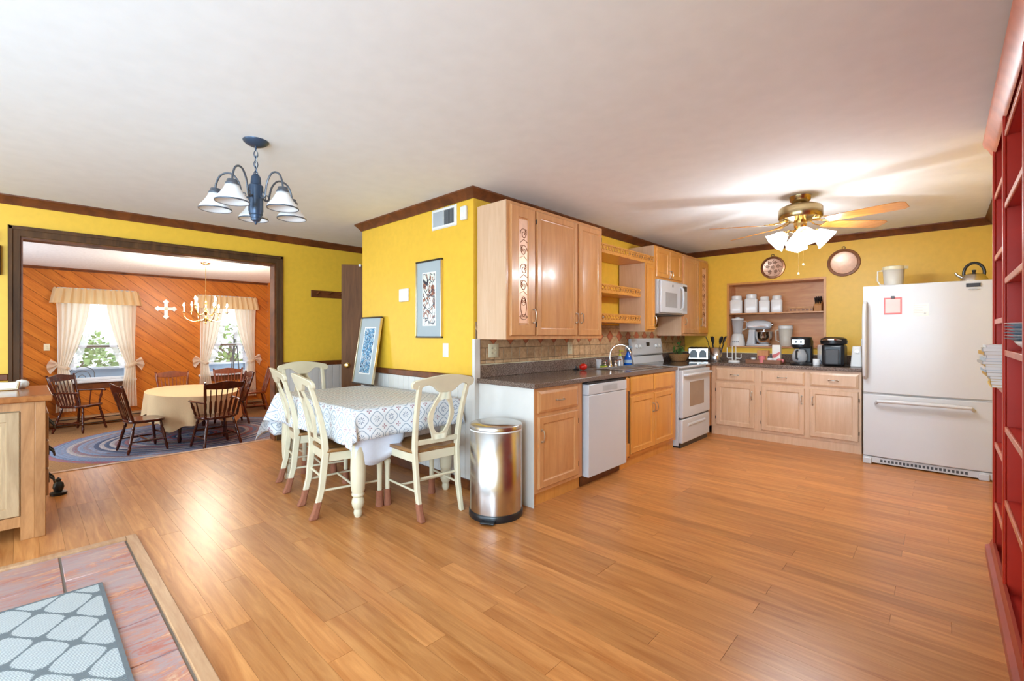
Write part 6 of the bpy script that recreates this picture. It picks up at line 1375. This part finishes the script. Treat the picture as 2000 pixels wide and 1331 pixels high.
# chandelier over the dining table
t = thing('brass_chandelier', 'lit brass candle chandelier above the dining table', 'chandelier', (-8.92, 2.09, 1.45))
MB().lathe([(0.075, 1.008), (0.07, 0.995), (0.03, 0.975), (0, 0.97)], 24).o('ceiling_canopy', 'brass', t)
MB().tube([(0, 0, 0.97), (0, 0, 0.38)], 0.0055, 8).o('chain', 'brass', t)
MB().lathe([(0, 0), (0.018, 0.012), (0.008, 0.03), (0.03, 0.055), (0.045, 0.085), (0.03, 0.115), (0.012, 0.135), (0.02, 0.17), (0.035, 0.2), (0.016, 0.235), (0.012, 0.3), (0.02, 0.34), (0.008, 0.38), (0, 0.385)], 24).o('column', 'brass', t)
for i in range(10):
    up_ = i >= 6; n_ = 4 if up_ else 6; a = 2 * PI * (i - (6 if up_ else 0)) / n_ + (0.5 if up_ else 0.15); rr_ = 0.19 if up_ else 0.30; z0 = 0.19 if up_ else 0.085; ze = 0.30 if up_ else 0.19
    def P_(r, z): return (r * math.cos(a), r * math.sin(a), z)
    ar = MB().tube([P_(0.03, z0), P_(rr_ * 0.3, z0 - 0.035), P_(rr_ * 0.6, z0 - 0.05), P_(rr_ * 0.88, z0 - 0.01), P_(rr_, z0 + 0.04), P_(rr_, ze - 0.015)], 0.006, 8).o('arm', 'brass', t)
    MB().lathe([(0.012, -0.015), (0.03, -0.004), (0.03, 0.0), (0.012, 0.002)], 14, P_(rr_, ze)).o('drip_pan', 'brass', ar)
    MB().lathe([(0.0105, 0.0), (0.0105, 0.085)], 10, P_(rr_, ze)).o('candle', 'ivory', ar)
    MB().lathe([(0.006, 0.085), (0.015, 0.105), (0.012, 0.125), (0.004, 0.15), (0, 0.155)], 12, P_(rr_, ze)).o('candle_bulb', 'bulb', t)
lp = bpy.data.lights.new('chandelier_lamp', 'POINT'); lp.energy = 50; lp.color = (1.0, 0.88, 0.72); lp.shadow_soft_size = 0.25
lo_ = bpy.data.objects.new('chandelier_lamp', lp); C.objects.link(lo_); lo_.parent = t; lo_.location = (0, 0, 0.56)

# cross, switch plate
t = thing('wall_cross', 'white decorative cross on the pine wall between the dining windows', 'cross', (XD + 0.001, 1.985, 1.79))
ctr = [(0.03, 0.03), (0.03, 0.105), (0.055, 0.135), (0.03, 0.165), (0.0, 0.19), (-0.03, 0.165), (-0.055, 0.135), (-0.03, 0.105), (-0.03, 0.03), (-0.105, 0.03), (-0.135, 0.055), (-0.16, 0.03), (-0.185, 0), (-0.16, -0.03), (-0.135, -0.055), (-0.105, -0.03), (-0.03, -0.03), (-0.03, -0.13), (-0.055, -0.16), (-0.03, -0.185), (0, -0.215), (0.03, -0.185), (0.055, -0.16), (0.03, -0.13), (0.03, -0.03), (0.105, -0.03), (0.135, -0.055), (0.16, -0.03), (0.185, 0), (0.16, 0.03), (0.135, 0.055), (0.105, 0.03)]
MB().prism(ctr, 0, 0.02, 'x').o('cross_body', 'china', t, bevel=0.005); MB().lathe([(0.03, 0.02), (0.026, 0.03), (0, 0.034)], 14, (0, 0, 0), 'x').o('boss', 'ivory', t)
plate('ivory outlet plate on the pine wall left of the left window', (XD + 0.001, 0.30, 1.05), R(90), 0.075, 0.12)

# ---------------------------------------------------------------- curtains
def curtains(yc, wd, label):
    t = thing('curtain_set', label, 'curtain', (XD, yc, 0), group='curtains of the dining room windows'); hw_ = wd / 2; z1 = 2.05
    MB().tube([(0.02, -hw_ - 0.02, z1), (0.085, -hw_ - 0.02, z1), (0.085, hw_ + 0.02, z1), (0.02, hw_ + 0.02, z1)], 0.008, 8).o('rod', 'white_plastic', t)
    def val(u, v_):
        yy = (u * 2 - 1) * (hw_ + 0.03 + 0.05 * v_); fold = math.sin(u * 75) * (0.008 + 0.014 * v_) + 0.006 * math.sin(u * 131)
        z = z1 + 0.045 - 0.27 * v_ + (0.012 * math.sin(u * 95) if v_ < 0.05 else 0) ; e = abs(u * 2 - 1); back = 0.0 if e < 0.93 else (e - 0.93) / 0.07 * 0.09
        return (0.115 + fold + 0.035 * v_ - back, yy, z)
    MB().grid(val, 160, 9).o('valance', 'valance', t)
    for s_ in (-1, 1):
        def pan(u, v_):
            z = z1 - 0.03 - v_ * 2.12; tz = 0.63
            if v_ <= tz: k = v_ / tz; e = k ** 1.7; inner = 0.10 * (1 - e) + (hw_ - 0.16) * e; outer = hw_ - 0.02 * math.sin(PI * k) - 0.03 * e
            else: k = (v_ - tz) / (1 - tz); inner = (hw_ - 0.16) - 0.10 * k ** 0.7; outer = hw_ - 0.03 + 0.03 * k
            yy = outer + (inner - outer) * u; amp = 0.022 * (0.45 + 0.55 * abs(v_ - tz) / tz)
            return (0.072 + amp * math.sin(u * 34) + 0.006 * math.sin(u * 61 + v_ * 3), s_ * yy, z)
        MB().grid(pan, 70, 34).o('panel', 'curtain', t)
        def ruf(u, v_):
            z = z1 - 0.06 - v_ * 1.33; e = min(1, v_) ** 1.7; inner = 0.10 * (1 - e) + (hw_ - 0.16) * e
            yy = inner - 0.10 * u; return (0.066 + 0.025 * math.sin(v_ * 60) * u + 0.006 * math.sin(v_ * 23), s_ * yy, z + 0.03 * math.sin(v_ * 60 + 1) * u)
        MB().grid(ruf, 7, 90).o('ruffle', 'sheer', t)
        tb = MB(); tb.tube([(0.03, s_ * (hw_ + 0.0), 0.74), (0.10, s_ * (hw_ - 0.06), 0.70), (0.11, s_ * (hw_ - 0.13), 0.67), (0.04, s_ * (hw_ - 0.18), 0.66)], 0.014, 8, flat=2.0)
        def fan_(u, v_): return (0.06 + 0.03 * math.sin(u * 14), s_ * (hw_ - 0.02 + 0.13 * v_ * (0.6 + 0.4 * math.sin(u * 3))), 0.74 + (0.5 - u) * 0.26 * (0.3 + 0.7 * v_) - 0.03 * v_)
        tb.grid(fan_, 16, 6).o('tieback', 'curtain', t)
    return t
curtains(0.965, 1.12, 'cream ruffled curtains tied back at the left dining window')
curtains(3.08, 1.10, 'cream ruffled curtains tied back at the right dining window')

# ---------------------------------------------------------------- porch and garden seen through the windows
struct(MB().box(-40, XD - 0.12, -30, 34, -0.9, -0.8).o('ground', 'grass'))
struct(MB().box(-13.4, XD - 0.12, -3, 6.5, -0.8, -0.42).o('floor_porch', 'porch_blue'))
t = thing('porch_half_wall', 'grey-blue boarded porch half wall outside the dining windows', 'wall', (-13.2, 1.8, -0.42))
for k in range(4): MB().box(-0.03, 0.03, -4.2, 4.2, 0.02 + k * 0.235, 0.25 + k * 0.235).o('board', 'porch_blue', t, bevel=0.006, seg=1)
MB().box(-0.08, 0.08, -4.2, 4.2, 0.955, 0.995).o('cap_rail', 'window_paint', t)
def wire_chair(label, loc, rz):
    t = thing('wire_chair', label, 'chair', loc, rz)
    MB().tube([(0.2 * math.cos(a * PI / 12), 0.2 * math.sin(a * PI / 12), 0.45) for a in range(24)], 0.008, 6, True).lathe([(0, 0.448), (0.195, 0.448), (0.195, 0.456), (0, 0.456)], 24).o('seat', 'blackmetal', t)
    for sx in (-1, 1):
        for sy in (-1, 1): MB().tube([(sx * 0.14, sy * 0.14, 0.45), (sx * 0.19, sy * 0.19, 0)], 0.008, 6).o('leg', 'blackmetal', t)
    for q, h_ in ((0.19, 1.06), (0.13, 0.98), (0.07, 0.9)): MB().tube([(-q, -0.17, 0.45), (-q, -0.22, h_ - 0.15)] + arc(9, lambda s_: (-q * math.cos(PI * s_), -0.23, h_ - 0.15 + 0.12 * math.sin(PI * s_))) + [(q, -0.22, h_ - 0.15), (q, -0.17, 0.45)], 0.007, 6).o('back_loop', 'blackmetal', t)
wire_chair('black wire chair on the porch behind the left window', (-12.55, 0.88, -0.42), R(-80))
t = thing('porch_post', 'slate-blue porch post behind the right window', 'post', (-13.2, 3.98, -0.42)); MB().box(-0.06, 0.06, -0.06, 0.06, 0, 2.9).o('shaft', 'blue_metal', t); MB().box(-0.085, 0.085, -0.085, 0.085, 0, 0.12).o('plinth', 'blue_metal', t)
t = thing('folding_easel', 'dark A-frame stand on the porch behind the right window', 'stand', (-12.6, 3.55, -0.42))
for p0, p1 in (((0, -0.12, 0), (0, 0.0, 1.75)), ((0, 0.16, 0), (0, 0.03, 1.75)), ((-0.3, 0.02, 0), (0, 0.015, 1.7))): MB().tube([p0, p1], 0.014, 8).o('leg', 'blackmetal', t)
def bush(name, label, loc, r, h, n, mats, trunk=True, seed=1, group=None):
    g = random.Random(seed); t = thing(name, label, 'tree' if trunk else 'shrub', loc, group=group); m = MB()
    for k in range(n):
        a = g.uniform(0, 2 * PI); u = g.uniform(-1, 1); rr = g.uniform(0.55, 1) ; s_ = g.uniform(0.06, 0.13)
        c_ = Vector((r * rr * math.sqrt(1 - u * u) * math.cos(a), r * rr * math.sqrt(1 - u * u) * math.sin(a), h * 0.62 + h * 0.40 * rr * u))
        d1 = Vector((g.uniform(-1, 1), g.uniform(-1, 1), g.uniform(-1, 1))).normalized() * s_; d2 = d1.cross(Vector((g.uniform(-1, 1), g.uniform(-1, 1), g.uniform(-1, 1)))).normalized() * s_ * 0.6
        m.add([c_ - d1, c_ + d2, c_ + d1, c_ - d2], [(0, 1, 2, 3)])
    lf = m.o('foliage', mats, t); lf['kind'] = 'stuff'
    tk = MB()
    tk.tube([(0, 0, 0), (0.02, 0.01, h * 0.3), (0.0, 0.03, h * 0.7)], [0.09 * r, 0.07 * r, 0.03 * r], 8)
    for k in range(5):
        a = k * 1.3; tk.tube([(0, 0, h * (0.25 + 0.06 * k)), (r * 0.6 * math.cos(a), r * 0.6 * math.sin(a), h * (0.5 + 0.07 * k))], [0.04 * r, 0.01 * r], 6)
    tk.o('trunk', 'bark', t)
G_ = 'shrubs and trees beyond the porch'
for i, (lb, lc, r, h, mt) in enumerate((('round green shrub beyond the porch, seen through the left window', (-17.2, 0.9, -0.8), 1.2, 2.2, 'leaf'), ('dry golden shrub beyond the porch, right part of the left window', (-18.9, 3.5, -0.8), 1.1, 2.1, 'leaf2'), ('broad green tree beyond the porch, seen low in the right window', (-20.5, 5.6, -0.8), 1.6, 2.5, 'leaf'), ('pale golden shrub beyond the porch, right part of the right window', (-22.5, 8.9, -0.8), 1.4, 2.2, 'leaf2'))):
    bush('garden_shrub', lb, lc, r, h, 700, mt, False, 10 + i, G_)
